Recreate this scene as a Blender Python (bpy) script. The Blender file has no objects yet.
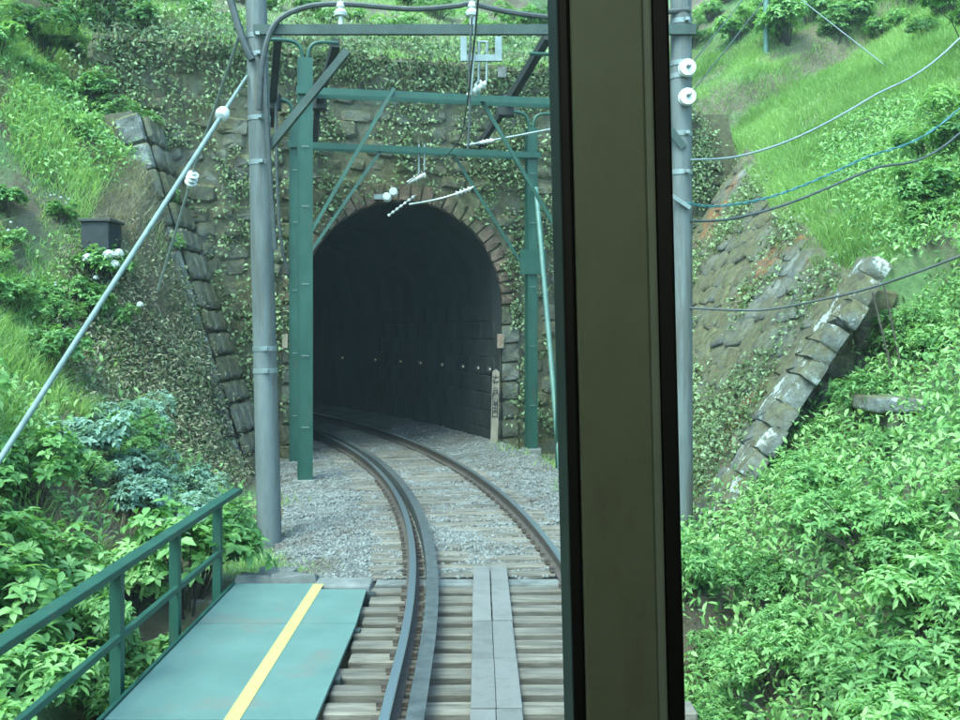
import bpy, math, random
import numpy as np
from mathutils import Vector, Matrix

random.seed(7)
rng = np.random.default_rng(7)
sc = bpy.context.scene
COL = sc.collection

# ------------------------------------------------------------------ camera, sky, sun, exposure
F, CX, CY, EYE = 1050.0, 480.0, 332.0, 2.3          # focal length in photo pixels, vanishing point, eye height
cam_d = bpy.data.cameras.new('camera')
cam = bpy.data.objects.new('camera', cam_d)
COL.objects.link(cam)
cam.location = (0, 0, EYE)
cam.rotation_euler = (math.radians(90), 0, 0)
cam_d.sensor_width = 36.0
cam_d.lens = 36.0 * F / 960.0
cam_d.shift_y = -(360.0 - CY) / 960.0
cam_d.clip_start = 0.05
cam_d.clip_end = 600
sc.camera = cam

world = bpy.data.worlds.new('World')
sc.world = world
world.use_nodes = True
wn, wl = world.node_tree.nodes, world.node_tree.links
bg = wn['Background']
sky = wn.new('ShaderNodeTexSky')
sky.sky_type = 'NISHITA'
sky.sun_disc = False
SUN_EL, SUN_AZ = 58.0, 215.0                        # high sun behind the camera's left shoulder, veiled by cloud
sky.sun_elevation = math.radians(SUN_EL)
sky.sun_rotation = math.radians(SUN_AZ)
sky.air_density = 1.0
sky.dust_density = 2.0
sky.ozone_density = 1.0
wl.new(sky.outputs[0], bg.inputs[0])
bg.inputs[1].default_value = 0.15

sun_d = bpy.data.lights.new('sun', 'SUN')
sun_d.energy = 0.7
sun_d.angle = math.radians(25)
sun_d.color = (1.0, 0.97, 0.9)
sun = bpy.data.objects.new('sun', sun_d)
COL.objects.link(sun)
az = math.radians(SUN_AZ)
sdir = Vector((math.sin(az) * math.cos(math.radians(SUN_EL)), math.cos(az) * math.cos(math.radians(SUN_EL)),
               math.sin(math.radians(SUN_EL))))
sun.rotation_euler = sdir.to_track_quat('Z', 'Y').to_euler()

sc.view_settings.view_transform = 'Standard'
sc.view_settings.look = 'None'
sc.view_settings.exposure = 2.5
sc.view_settings.use_white_balance = True
sc.view_settings.white_balance_temperature = 5900
sc.view_settings.white_balance_tint = -10
sc.view_settings.gamma = 1.0
sc.view_settings.use_curve_mapping = False
sc.cycles.max_bounces = 6
sc.cycles.transparent_max_bounces = 12
sc.cycles.use_denoising = True
sc.render.filter_size = 2.5


# ------------------------------------------------------------------ helpers
def P(px, py, Y):
    """a photo pixel at a known distance Y -> point in the scene"""
    return Vector(((px - CX) * Y / F, Y, EYE - (py - CY) * Y / F))


def pix(p):
    return CX + p[0] * F / p[1], CY - (p[2] - EYE) * F / p[1]


def vnoise(x, y, seed=0):
    x = np.asarray(x, float); y = np.asarray(y, float)
    xi = np.floor(x).astype(np.int64); yi = np.floor(y).astype(np.int64)
    fx = x - xi; fy = y - yi
    fx = fx * fx * (3 - 2 * fx); fy = fy * fy * (3 - 2 * fy)

    def h(a, b):
        n = (a * 374761393 + b * 668265263 + seed * 982451653) & 0x7fffffff
        n = ((n ^ (n >> 13)) * 1274126177) & 0x7fffffff
        n = n ^ (n >> 16)
        return (n & 0xffff) / 65535.0
    v00, v10, v01, v11 = h(xi, yi), h(xi + 1, yi), h(xi, yi + 1), h(xi + 1, yi + 1)
    return (v00 * (1 - fx) + v10 * fx) * (1 - fy) + (v01 * (1 - fx) + v11 * fx) * fy


def fbm(x, y, seed=0, octs=4):
    s = 0; a = 0.5
    for i in range(octs):
        s = s + a * vnoise(x * 2 ** i, y * 2 ** i, seed + i * 17)
        a *= 0.5
    return s


def sstep(a, b, x):
    t = np.clip((np.asarray(x, float) - a) / (b - a), 0, 1)
    return t * t * (3 - 2 * t)


def np_mesh(name, V, Fc, tint=None, smooth=False):
    V = np.ascontiguousarray(V, np.float32).reshape(-1, 3)
    Fc = np.ascontiguousarray(Fc, np.int32)
    k = Fc.shape[1]
    me = bpy.data.meshes.new(name)
    me.vertices.add(len(V)); me.vertices.foreach_set('co', V.ravel())
    me.loops.add(Fc.size); me.loops.foreach_set('vertex_index', Fc.ravel())
    me.polygons.add(len(Fc))
    me.polygons.foreach_set('loop_start', np.arange(0, Fc.size, k, dtype=np.int32))
    me.polygons.foreach_set('loop_total', np.full(len(Fc), k, np.int32))
    if smooth:
        me.polygons.foreach_set('use_smooth', np.ones(len(Fc), bool))
    if tint is not None:
        at = me.attributes.new('tint', 'FLOAT', 'POINT')
        at.data.foreach_set('value', np.ascontiguousarray(tint, np.float32).ravel())
    me.update(calc_edges=True)
    me.validate()
    return me


def link(name, me, mat=None, parent=None, kind=None, local=False):
    """one mesh object; a part is parented with its vertices given in scene coordinates unless local"""
    o = bpy.data.objects.new(name, me)
    COL.objects.link(o)
    if mat is not None and me is not None and not me.materials:
        me.materials.append(mat)
    if parent is not None:
        o.parent = parent
        if not local:
            o.matrix_parent_inverse = world_m(parent).inverted()
    if kind:
        o['kind'] = kind
    return o


WM = {}


def world_m(o):
    return WM.get(o.name, Matrix.Identity(4))


def thing(name, loc, label, cat, group=None):
    o = bpy.data.objects.new(name, None)
    COL.objects.link(o)
    o.empty_display_size = 0.2
    o.location = loc
    WM[o.name] = Matrix.Translation(Vector(loc))
    return tag(o, label, cat, group)


def tag(o, label, cat, group=None):
    o['label'] = label
    o['category'] = cat
    if group:
        o['group'] = group
    return o


class MB:
    def __init__(self):
        self.v, self.f = [], []

    def add(self, V, Fs):
        n = len(self.v)
        self.v += [tuple(p) for p in V]
        self.f += [tuple(i + n for i in f) for f in Fs]
        return self

    def box(self, x0, x1, y0, y1, z0, z1, M=None):
        V = [Vector(p) for p in ((x0, y0, z0), (x1, y0, z0), (x1, y1, z0), (x0, y1, z0),
                                 (x0, y0, z1), (x1, y0, z1), (x1, y1, z1), (x0, y1, z1))]
        if M is not None:
            V = [M @ p for p in V]
        return self.add(V, [(3, 2, 1, 0), (4, 5, 6, 7), (0, 1, 5, 4), (1, 2, 6, 5), (2, 3, 7, 6), (3, 0, 4, 7)])

    def tube(self, pts, r, n=8, cap=True):
        pts = [Vector(p) for p in pts]
        rs = r if isinstance(r, (list, tuple)) else [r] * len(pts)
        V, Fs = [], []
        up = Vector((0, 0, 1))
        prev = None
        for i, p in enumerate(pts):
            d = (pts[min(i + 1, len(pts) - 1)] - pts[max(i - 1, 0)]).normalized()
            if prev is None:
                a = d.cross(up if abs(d.z) < 0.95 else Vector((1, 0, 0))).normalized()
            else:
                a = (prev - d * prev.dot(d)).normalized()
            prev = a
            b = d.cross(a)
            for k in range(n):
                t = 2 * math.pi * k / n
                V.append(p + (a * math.cos(t) + b * math.sin(t)) * rs[i])
        for i in range(len(pts) - 1):
            for k in range(n):
                k2 = (k + 1) % n
                Fs.append((i * n + k, i * n + k2, (i + 1) * n + k2, (i + 1) * n + k))
        if cap:
            Fs.append(tuple(range(n - 1, -1, -1)))
            Fs.append(tuple((len(pts) - 1) * n + k for k in range(n)))
        return self.add(V, Fs)

    def bar(self, p0, p1, w, h, upv=(0, 0, 1)):
        """rectangular bar between two points"""
        p0, p1 = Vector(p0), Vector(p1)
        d = (p1 - p0).normalized()
        s = d.cross(Vector(upv))
        if s.length < 1e-4:
            s = d.cross(Vector((0, 1, 0)))
        s.normalize()
        u = s.cross(d)
        V = []
        for p in (p0, p1):
            for a, b in ((-1, -1), (1, -1), (1, 1), (-1, 1)):
                V.append(p + s * a * w / 2 + u * b * h / 2)
        return self.add(V, [(0, 1, 2, 3), (7, 6, 5, 4), (0, 4, 5, 1), (1, 5, 6, 2), (2, 6, 7, 3), (3, 7, 4, 0)])

    def angle_bar(self, p0, p1, w, t=0.012, upv=(0, -1, 0)):
        """steel angle: two thin legs"""
        p0, p1 = Vector(p0), Vector(p1)
        d = (p1 - p0).normalized()
        s = d.cross(Vector(upv)).normalized()
        u = s.cross(d)
        self.bar(p0 + s * 0, p1 + s * 0, w, t, u)
        self.bar(p0 + s * (w / 2 - t / 2) - u * (w / 2 + t / 2), p1 + s * (w / 2 - t / 2) - u * (w / 2 + t / 2), t, w, u)
        return self

    def lathe(self, prof, n=14, M=None):
        """prof = [(r, z)], revolved round Z and moved by M"""
        V, Fs = [], []
        for r, z in prof:
            for k in range(n):
                t = 2 * math.pi * k / n
                p = Vector((r * math.cos(t), r * math.sin(t), z))
                V.append(M @ p if M is not None else p)
        for i in range(len(prof) - 1):
            for k in range(n):
                k2 = (k + 1) % n
                Fs.append((i * n + k, i * n + k2, (i + 1) * n + k2, (i + 1) * n + k))
        Fs.append(tuple(range(n - 1, -1, -1)))
        Fs.append(tuple((len(prof) - 1) * n + k for k in range(n)))
        return self.add(V, Fs)

    def mesh(self, name, smooth=False):
        me = bpy.data.meshes.new(name)
        me.from_pydata(self.v, [], self.f)
        if smooth:
            me.polygons.foreach_set('use_smooth', np.ones(len(me.polygons), bool))
            me.set_sharp_from_angle(angle=math.radians(40))
        me.update()
        return me

    def build(self, name, mat, parent=None, smooth=False, bevel=0, kind=None):
        o = link(name, self.mesh(name, smooth), mat, parent, kind)
        if bevel:
            b = o.modifiers.new('bevel', 'BEVEL')
            b.width = bevel; b.segments = 2; b.limit_method = 'ANGLE'
        return o


def smooth_path(pts, n=8):
    pts = [Vector(p) for p in pts]
    out = []
    for i in range(len(pts) - 1):
        p0, p1, p2, p3 = pts[max(i - 1, 0)], pts[i], pts[i + 1], pts[min(i + 2, len(pts) - 1)]
        for k in range(n):
            t = k / n
            out.append(0.5 * ((2 * p1) + (p2 - p0) * t + (2 * p0 - 5 * p1 + 4 * p2 - p3) * t * t + (3 * p1 - p0 - 3 * p2 + p3) * t ** 3))
    out.append(pts[-1])
    return out


def frame(origin, x, y, z):
    M = Matrix.Identity(4)
    for i, c in enumerate((x, y, z, origin)):
        for k in range(3):
            M[k][i] = c[k]
    return M


ORD = ['first', 'second', 'third', 'fourth', 'fifth', 'sixth', 'seventh', 'eighth', 'ninth', 'tenth', 'eleventh', 'twelfth',
       'thirteenth', 'fourteenth', 'fifteenth', 'sixteenth', 'seventeenth', 'eighteenth', 'nineteenth', 'twentieth']


# ------------------------------------------------------------------ materials
class NT:
    """small node-tree builder"""
    def __init__(self, name):
        self.m = bpy.data.materials.new(name)
        self.m.use_nodes = True
        self.t = self.m.node_tree
        self.n = self.t.nodes
        self.bsdf = self.n['Principled BSDF']
        self.out = self.n['Material Output']

    def put(self, node, sock, val):
        if hasattr(val, 'is_output'):
            self.t.links.new(val, node.inputs[sock])
        else:
            s = node.inputs[sock]
            if s.type == 'RGBA' and len(val) == 3:
                val = (*val, 1)
            s.default_value = val

    def noise(self, scale, detail=4, rough=0.6, vec=None, stretch=None):
        nd = self.n.new('ShaderNodeTexNoise')
        nd.inputs['Scale'].default_value = scale
        nd.inputs['Detail'].default_value = detail
        nd.inputs['Roughness'].default_value = rough
        v = vec if vec is not None else self.pos()
        if stretch:
            mp = self.n.new('ShaderNodeMapping')
            mp.inputs['Scale'].default_value = stretch
            self.t.links.new(v, mp.inputs[0]); v = mp.outputs[0]
        self.t.links.new(v, nd.inputs['Vector'])
        return nd.outputs['Fac']

    def pos(self):
        return self.n.new('ShaderNodeNewGeometry').outputs['Position']

    def rand(self):
        return self.n.new('ShaderNodeObjectInfo').outputs['Random']

    def ramp(self, fac, stops):
        r = self.n.new('ShaderNodeValToRGB')
        e = r.color_ramp.elements
        while len(e) < len(stops):
            e.new(0.5)
        for el, (p, c) in zip(e, stops):
            el.position = p
            el.color = (*c, 1) if len(c) == 3 else c
        self.t.links.new(fac, r.inputs[0])
        return r.outputs[0]

    def mix(self, fac, a, b, mode='MIX'):
        m = self.n.new('ShaderNodeMix')
        m.data_type = 'RGBA'; m.blend_type = mode
        self.put(m, 0, fac); self.put(m, 6, a); self.put(m, 7, b)
        return m.outputs[2]

    def math(self, op, a, b=None, clamp=False):
        m = self.n.new('ShaderNodeMath')
        m.operation = op; m.use_clamp = clamp
        self.put(m, 0, a)
        if b is not None:
            self.put(m, 1, b)
        return m.outputs[0]

    def bump(self, h, strength=0.5, dist=0.02):
        b = self.n.new('ShaderNodeBump')
        b.inputs['Strength'].default_value = strength
        b.inputs['Distance'].default_value = dist
        self.t.links.new(h, b.inputs['Height'])
        self.t.links.new(b.outputs[0], self.bsdf.inputs['Normal'])

    def normal_z(self):
        s = self.n.new('ShaderNodeSeparateXYZ')
        self.t.links.new(self.n.new('ShaderNodeNewGeometry').outputs['Normal'], s.inputs[0])
        return s.outputs[2]

    def pos_z(self):
        s = self.n.new('ShaderNodeSeparateXYZ')
        self.t.links.new(self.pos(), s.inputs[0])
        return s.outputs[2]

    def set(self, base=None, rough=None, metal=None, **kw):
        if base is not None: self.put(self.bsdf, 'Base Color', base)
        if rough is not None: self.put(self.bsdf, 'Roughness', rough)
        if metal is not None: self.put(self.bsdf, 'Metallic', metal)
        for k, v in kw.items():
            self.put(self.bsdf, k.replace('_', ' '), v)
        return self.m


def m_plain(name, c1, c2, scale=6, rough=0.7, metal=0.0, bump=0.2, bscale=40, stretch=None, randamt=0.0, dist=0.01, rust=None):
    t = NT(name)
    c1, c2 = [tuple(0.72 * q for q in c) for c in (c1, c2)]
    base = t.ramp(t.noise(scale, 5, 0.65, stretch=stretch), [(0.32, c1), (0.68, c2)])
    if rust:
        rr = t.n.new('ShaderNodeMapRange')
        t.put(rr, 'Value', t.noise(rust[2], 7, 0.75, stretch=rust[3]))
        rr.inputs['From Min'].default_value = rust[1]; rr.inputs['From Max'].default_value = rust[1] + 0.12
        base = t.mix(t.math('MULTIPLY', rr.outputs[0], rust[4]), base, rust[0])
    if randamt:
        k = t.math('ADD', t.math('MULTIPLY', t.rand(), 2 * randamt), 1 - randamt)
        base = t.mix(1.0, base, t.n.new('ShaderNodeCombineXYZ').outputs[0], 'MULTIPLY') if False else base
        hsv = t.n.new('ShaderNodeHueSaturation')
        t.put(hsv, 'Value', k); t.put(hsv, 'Color', base)
        base = hsv.outputs[0]
    if bump:
        t.bump(t.noise(bscale, 4, 0.7, stretch=stretch), bump, dist)
    return t.set(base, rough, metal)


def m_stone(name, dark, light, moss, moss_lo=0.45, moss_hi=0.62, wet=None, lichen=None):
    t = NT(name)
    base = t.ramp(t.noise(5.5, 6, 0.7), [(0.3, dark), (0.7, light)])
    hsv = t.n.new('ShaderNodeHueSaturation')
    t.put(hsv, 'Value', t.math('ADD', t.math('MULTIPLY', t.rand(), 0.7), 0.62)); t.put(hsv, 'Color', base)
    base = hsv.outputs[0]
    mossc = t.ramp(t.noise(9, 4, 0.7), [(0.3, moss[0]), (0.5, moss[1]), (0.72, moss[2])])
    f = t.math('ADD', t.noise(0.8, 6, 0.72), t.math('MULTIPLY', t.math('MAXIMUM', t.normal_z(), 0.0), 0.25))
    r = t.n.new('ShaderNodeMapRange')
    t.put(r, 'Value', f); r.inputs['From Min'].default_value = moss_lo; r.inputs['From Max'].default_value = moss_hi
    base = t.mix(r.outputs[0], base, mossc)
    if wet:
        r2 = t.n.new('ShaderNodeMapRange')
        t.put(r2, 'Value', t.noise(0.55, 5, 0.7, stretch=(1.6, 1.0, 0.7)))
        r2.inputs['From Min'].default_value = 0.58; r2.inputs['From Max'].default_value = 0.70
        base = t.mix(r2.outputs[0], base, wet)
    if lichen:
        r3 = t.n.new('ShaderNodeMapRange')
        t.put(r3, 'Value', t.noise(3.4, 6, 0.75))
        r3.inputs['From Min'].default_value = 0.56; r3.inputs['From Max'].default_value = 0.62
        base = t.mix(r3.outputs[0], base, lichen)
    t.bump(t.noise(24, 6, 0.75), 0.8, 0.03)
    return t.set(base, 0.88)


def m_leaf(name, cols, trans=0.35, rough=0.45):
    """cols = dark, mid, light; the shade of a leaf is its own random tint"""
    t = NT(name)
    a = t.n.new('ShaderNodeAttribute'); a.attribute_name = 'tint'
    fac = t.math('ADD', t.math('MULTIPLY', a.outputs['Fac'], 0.7), t.math('MULTIPLY', t.noise(1.1, 3), 0.3))
    fac = t.math('ADD', fac, t.math('MULTIPLY', t.math('SUBTRACT', t.rand(), 0.5), 0.36))
    base = t.ramp(fac, [(0.15, cols[0]), (0.5, cols[1]), (0.85, cols[2])])
    t.set(base, rough)
    t.put(t.bsdf, 'Specular IOR Level', 0.35)
    tr = t.n.new('ShaderNodeBsdfTranslucent')
    t.put(tr, 'Color', t.mix(1.0, base, (1.0, 1.0, 0.55), 'MULTIPLY'))
    mx = t.n.new('ShaderNodeMixShader')
    mx.inputs[0].default_value = trans
    t.t.links.new(t.bsdf.outputs[0], mx.inputs[1]); t.t.links.new(tr.outputs[0], mx.inputs[2])
    t.t.links.new(mx.outputs[0], t.out.inputs[0])
    return t.m


def m_emit(name, col, strength):
    t = NT(name)
    t.set((0.8, 0.8, 0.75), 0.4)
    t.put(t.bsdf, 'Emission Color', col); t.put(t.bsdf, 'Emission Strength', strength)
    return t.m


def m_soil():
    t = NT('soil')
    base = t.ramp(t.noise(1.6, 7, 0.7), [(0.3, (0.07, 0.056, 0.036)), (0.55, (0.15, 0.125, 0.085)), (0.75, (0.23, 0.20, 0.14))])
    green = t.ramp(t.noise(7, 5, 0.7), [(0.3, (0.07, 0.12, 0.04)), (0.7, (0.17, 0.27, 0.10))])
    r = t.n.new('ShaderNodeMapRange'); t.put(r, 'Value', t.noise(0.45, 5, 0.65))
    r.inputs['From Min'].default_value = 0.46; r.inputs['From Max'].default_value = 0.60
    t.bump(t.noise(14, 6, 0.75), 0.9, 0.06)
    return t.set(t.mix(r.outputs[0], base, green), 0.95)


def m_rail():
    t = NT('rail_steel')
    rust = t.ramp(t.noise(18, 5), [(0.3, (0.04, 0.035, 0.035)), (0.7, (0.10, 0.075, 0.06))])
    top = t.math('MULTIPLY', t.math('GREATER_THAN', t.normal_z(), 0.6), t.math('GREATER_THAN', t.pos_z(), -0.035))
    return t.set(t.mix(top, rust, (0.42, 0.46, 0.48)), t.math('SUBTRACT', 0.75, t.math('MULTIPLY', top, 0.42)), t.math('MULTIPLY', top, 0.85))


M_soil = m_soil()
MOSS = ((0.05, 0.045, 0.022), (0.115, 0.10, 0.05), (0.15, 0.17, 0.07))
M_head = m_stone('portal_stone', (0.06, 0.06, 0.05), (0.27, 0.265, 0.24), MOSS, 0.33, 0.60)
M_joint = m_stone('wall_joint', (0.05, 0.048, 0.038), (0.14, 0.135, 0.11), MOSS, 0.33, 0.56)
M_wing = m_stone('wing_stone', (0.07, 0.07, 0.062), (0.27, 0.27, 0.25), MOSS, 0.42, 0.64, wet=(0.30, 0.10, 0.03))
M_cope = m_stone('coping_stone', (0.05, 0.05, 0.045), (0.30, 0.31, 0.30), MOSS, 0.42, 0.66, lichen=(0.45, 0.47, 0.45))
M_arch = m_stone('arch_brick', (0.09, 0.06, 0.045), (0.24, 0.16, 0.11), MOSS, 0.46, 0.64)
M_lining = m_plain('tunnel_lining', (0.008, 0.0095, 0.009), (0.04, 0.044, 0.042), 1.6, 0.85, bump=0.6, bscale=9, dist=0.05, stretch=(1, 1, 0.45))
M_conc = m_plain('concrete', (0.12, 0.12, 0.11), (0.29, 0.29, 0.275), 3, 0.9, bump=0.4, bscale=30)
M_pole = m_plain('concrete_pole', (0.11, 0.125, 0.125), (0.22, 0.24, 0.24), 3, 0.7, bump=0.15, bscale=50, stretch=(1, 1, 0.25), rust=((0.075, 0.065, 0.05), 0.50, 2.2, (3, 3, 0.22), 0.7))
M_galv = m_plain('galvanised_steel', (0.24, 0.28, 0.28), (0.38, 0.42, 0.42), 8, 0.5, 0.4, bump=0.05)
M_green = m_plain('green_paint', (0.016, 0.068, 0.045), (0.034, 0.108, 0.074), 4, 0.5, bump=0.08, bscale=60, stretch=(1, 1, 0.4), rust=((0.10, 0.055, 0.03), 0.58, 3.0, (3, 3, 0.5), 0.7))
M_green2 = m_plain('pale_green_paint', (0.10, 0.20, 0.165), (0.17, 0.28, 0.24), 5, 0.5, bump=0.05)
M_grey_g = m_plain('weathered_beam_paint', (0.03, 0.05, 0.042), (0.065, 0.095, 0.082), 5, 0.6, bump=0.1)
M_dark = m_plain('tarred_timber', (0.010, 0.012, 0.012), (0.03, 0.032, 0.03), 8, 0.75, bump=0.3)
M_black = m_plain('black_rubber', (0.006, 0.006, 0.006), (0.012, 0.012, 0.012), 9, 0.6, bump=0)
M_cable = m_plain('cable_sheath', (0.045, 0.05, 0.05), (0.09, 0.10, 0.10), 9, 0.55, bump=0)
M_wire = m_plain('bare_wire', (0.30, 0.34, 0.33), (0.45, 0.48, 0.46), 9, 0.45, 0.5, bump=0)
M_bluewire = m_plain('turquoise_cable', (0.06, 0.19, 0.21), (0.11, 0.27, 0.29), 9, 0.5, bump=0)
M_stay = m_plain('stay_sheath', (0.20, 0.25, 0.235), (0.30, 0.36, 0.34), 6, 0.7, bump=0)
M_porc = m_plain('white_porcelain', (0.78, 0.80, 0.78), (0.86, 0.87, 0.85), 6, 0.2, bump=0)
M_rail = m_rail()
M_sleeper = m_plain('weathered_sleeper_wood', (0.10, 0.082, 0.062), (0.30, 0.255, 0.205), 5, 0.9, bump=0.6, bscale=22, stretch=(0.4, 3, 3), randamt=0.22)
M_plank = m_plain('grey_walkway_board', (0.16, 0.15, 0.14), (0.25, 0.235, 0.22), 3, 0.85, bump=0.3, bscale=40, randamt=0.14, rust=((0.09, 0.08, 0.07), 0.52, 3.0, (1, 1, 1), 0.6))
M_guard = m_plain('guard_rail_steel', (0.07, 0.075, 0.075), (0.15, 0.155, 0.15), 8, 0.6, 0.3, bump=0.1)
M_clip = m_plain('rusty_clip', (0.06, 0.045, 0.035), (0.14, 0.10, 0.08), 15, 0.8, bump=0.3)
M_ballast = m_plain('ballast_stone', (0.14, 0.137, 0.127), (0.39, 0.385, 0.365), 11, 0.9, bump=0.5, bscale=60, rust=((0.10, 0.075, 0.055), 0.50, 0.9, (1, 1, 1), 0.75))
M_ballast_bed = m_plain('ballast_bed', (0.11, 0.105, 0.095), (0.28, 0.275, 0.26), 26, 0.95, bump=1.0, bscale=34, dist=0.04, rust=((0.09, 0.07, 0.05), 0.50, 0.9, (1, 1, 1), 0.75))
M_girder = m_plain('girder_paint', (0.02, 0.03, 0.03), (0.05, 0.06, 0.055), 4, 0.7)
M_yellow = m_plain('yellow_paint', (0.50, 0.45, 0.13), (0.62, 0.57, 0.20), 14, 0.7, bump=0.1)
M_bark = m_plain('bark', (0.035, 0.028, 0.02), (0.10, 0.08, 0.06), 9, 0.9, bump=0.6, stretch=(2, 2, 0.5))
M_whitewood = m_plain('white_painted_wood', (0.27, 0.22, 0.155), (0.42, 0.36, 0.27), 8, 0.8, bump=0.2, stretch=(2, 2, 0.4))
M_ink = m_plain('black_lettering', (0.012, 0.012, 0.012), (0.02, 0.02, 0.02), 9, 0.7, bump=0)
M_red = m_plain('red_paint', (0.35, 0.08, 0.05), (0.45, 0.12, 0.08), 9, 0.6, bump=0)
M_box = m_plain('dark_box_paint', (0.012, 0.016, 0.02), (0.04, 0.045, 0.05), 4, 0.7, bump=0.1)
M_petal = m_plain('white_petal', (0.62, 0.66, 0.6), (0.8, 0.82, 0.78), 30, 0.7, bump=0)
M_beige = m_plain('beige_cab_panel', (0.33, 0.38, 0.26), (0.37, 0.42, 0.29), 30, 0.5, bump=0.06, bscale=500, rust=((0.20, 0.20, 0.14), 0.50, 14.0, (1, 1, 0.35), 0.5))
M_edge = m_plain('brushed_trim', (0.42, 0.50, 0.40), (0.48, 0.56, 0.45), 20, 0.4, 0.0, bump=0)
M_cabdark = m_plain('cab_interior', (0.05, 0.05, 0.045), (0.08, 0.08, 0.07), 6, 0.7, bump=0.05)


def m_deck():
    t = NT('teal_deck_paint')
    base = t.ramp(t.noise(2.2, 6, 0.7), [(0.3, (0.085, 0.138, 0.122)), (0.7, (0.115, 0.178, 0.158))])
    r = t.n.new('ShaderNodeMapRange'); t.put(r, 'Value', t.noise(1.3, 6, 0.72))
    r.inputs['From Min'].default_value = 0.55; r.inputs['From Max'].default_value = 0.72
    base = t.mix(t.math('MULTIPLY', r.outputs[0], 0.8), base, (0.15, 0.125, 0.10))
    r4 = t.n.new('ShaderNodeMapRange'); t.put(r4, 'Value', t.noise(38, 5, 0.8))
    r4.inputs['From Min'].default_value = 0.60; r4.inputs['From Max'].default_value = 0.72
    base = t.mix(t.math('MULTIPLY', r4.outputs[0], 0.5), base, (0.06, 0.09, 0.08))
    t.bump(t.noise(120, 3), 0.25, 0.004)
    return t.set(base, 0.7)


M_deck = m_deck()
M_grass = m_leaf('grass_blade', ((0.14, 0.24, 0.06), (0.32, 0.48, 0.15), (0.50, 0.64, 0.26)), 0.5)
M_dry = m_leaf('dry_grass', ((0.17, 0.145, 0.09), (0.30, 0.265, 0.17), (0.43, 0.42, 0.27)), 0.35, 0.7)
M_leafA = m_leaf('fresh_leaf', ((0.06, 0.15, 0.035), (0.26, 0.45, 0.14), (0.46, 0.64, 0.26)), 0.45)
M_leafB = m_leaf('dark_leaf', ((0.05, 0.12, 0.03), (0.18, 0.33, 0.10), (0.33, 0.50, 0.19)), 0.45)
M_leafC = m_leaf('blue_leaf', ((0.11, 0.19, 0.14), (0.23, 0.35, 0.27), (0.38, 0.51, 0.41)), 0.4)
M_ivy = m_leaf('creeper_leaf', ((0.07, 0.075, 0.035), (0.16, 0.22, 0.09), (0.38, 0.48, 0.25)), 0.35)

# ------------------------------------------------------------------ the lie of the place
RC = 46.25                                             # radius of the track's centre line
TCX, TCY = -46.07, 7.5                                 # the curve's centre


def track(s, lat=0.0, z=0.0):
    if s < TCY:
        return Vector((TCX + RC + lat, s, z))
    p = (s - TCY) / RC
    r = RC + lat
    return Vector((TCX + r * math.cos(p), TCY + r * math.sin(p), z))


def heading(s):
    return 0.0 if s < TCY else (s - TCY) / RC


ALPHA = math.asin(14.1 / RC)
HO = Vector((TCX + RC * math.cos(ALPHA), TCY + RC * math.sin(ALPHA), 0))   # track centre at the portal
HT = Vector((math.cos(ALPHA), math.sin(ALPHA), 0))
HN = Vector((-math.sin(ALPHA), math.cos(ALPHA), 0))
S_PORTAL = TCY + RC * ALPHA


def HW(a, b, z):
    return HO + HT * a + HN * b + Vector((0, 0, z))


def lateral(X, Y):
    r = np.sqrt((X - TCX) ** 2 + (Y - TCY) ** 2) - RC
    return np.where(Y < TCY, X - (TCX + RC), r)


AC, AR, ASPR = 0.45, 2.1, 2.88                          # arch: centre offset, radius, springing height


def wing_base(Y):                                       # foot of the right-hand battered wall
    return np.interp(Y, [13.3, 18.0, 22.5, 26], [2.72, 2.25, 1.85, 1.6])


BAT = 1.6                                              # rise over run of that wall


def grassR(X, Y):
    return 2.9 + 0.6 * (X - 4.75) + 0.27 * (Y - 13.3)


def h_front(X, Y):
    n = fbm(X * 0.9, Y * 0.9, 3)
    n2 = fbm(X * 0.25, Y * 0.25, 9, 3)
    # floor of the cutting, dropping to a gully below the little bridge
    gully = sstep(10.5, 10.0, Y)
    floor = -0.33 - 1.6 * gully + 0.05 * (n - 0.5)
    # left bank
    toe = np.interp(Y, [4, 12, 19, 22], [-2.75, -3.25, -4.2, -4.35])
    u = np.maximum(toe - X, 0)
    slope = np.interp(Y, [4, 11, 15], [0.75, 0.9, 1.0])
    hl = -0.33 - 0.9 * gully + slope * np.minimum(u, 14) + 0.8 * np.maximum(u - 14, 0) * 0.6
    hl = hl + 3.7 * sstep(14.8, 18.8, Y) * np.clip((u - 0.38) / 1.35, 0, 1) + (n - 0.5) * 0.7 * np.clip(u, 0, 1) + (n2 - 0.5) * 1.2 * np.clip(u / 4, 0, 1)
    wl_ = (-4.42 - X) / 0.3 - 0.15
    hl = np.where(Y > 18.95, np.minimum(hl, np.maximum(wl_, -0.33)), hl)
    # right side: bank of bushes in front, walled cutting with a grass slope on top behind
    gr = grassR(X, Y) + (n - 0.5) * 0.5 + (n2 - 0.5) * 0.8
    hn = np.maximum(-0.9 + 0.95 * (X - 2.0) - 0.05 * (13 - Y) + (n - 0.5) * 0.4, -1.95)
    hn = np.minimum(hn, gr + 0.1)
    hn = np.where(Y > 10.3, np.maximum(hn, -0.36 + 0.1 * n), hn)
    wp = (X - wing_base(Y)) * BAT - 0.75
    hw = np.maximum(np.minimum(gr, wp), -0.33)
    hr = np.where(Y > 13.35, hw, hn)
    right = np.where(Y > 13.35, X > wing_base(Y), X > 1.55)
    h = np.where(X < toe, hl, np.where(right, hr, floor))
    return np.minimum(h, 19 + 0.5 * n2)


def a_of(X, Y):
    return (X - HO.x) * HT.x + (Y - HO.y) * HT.y


def b_of(X, Y):
    return (X - HO.x) * HN.x + (Y - HO.y) * HN.y


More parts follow.
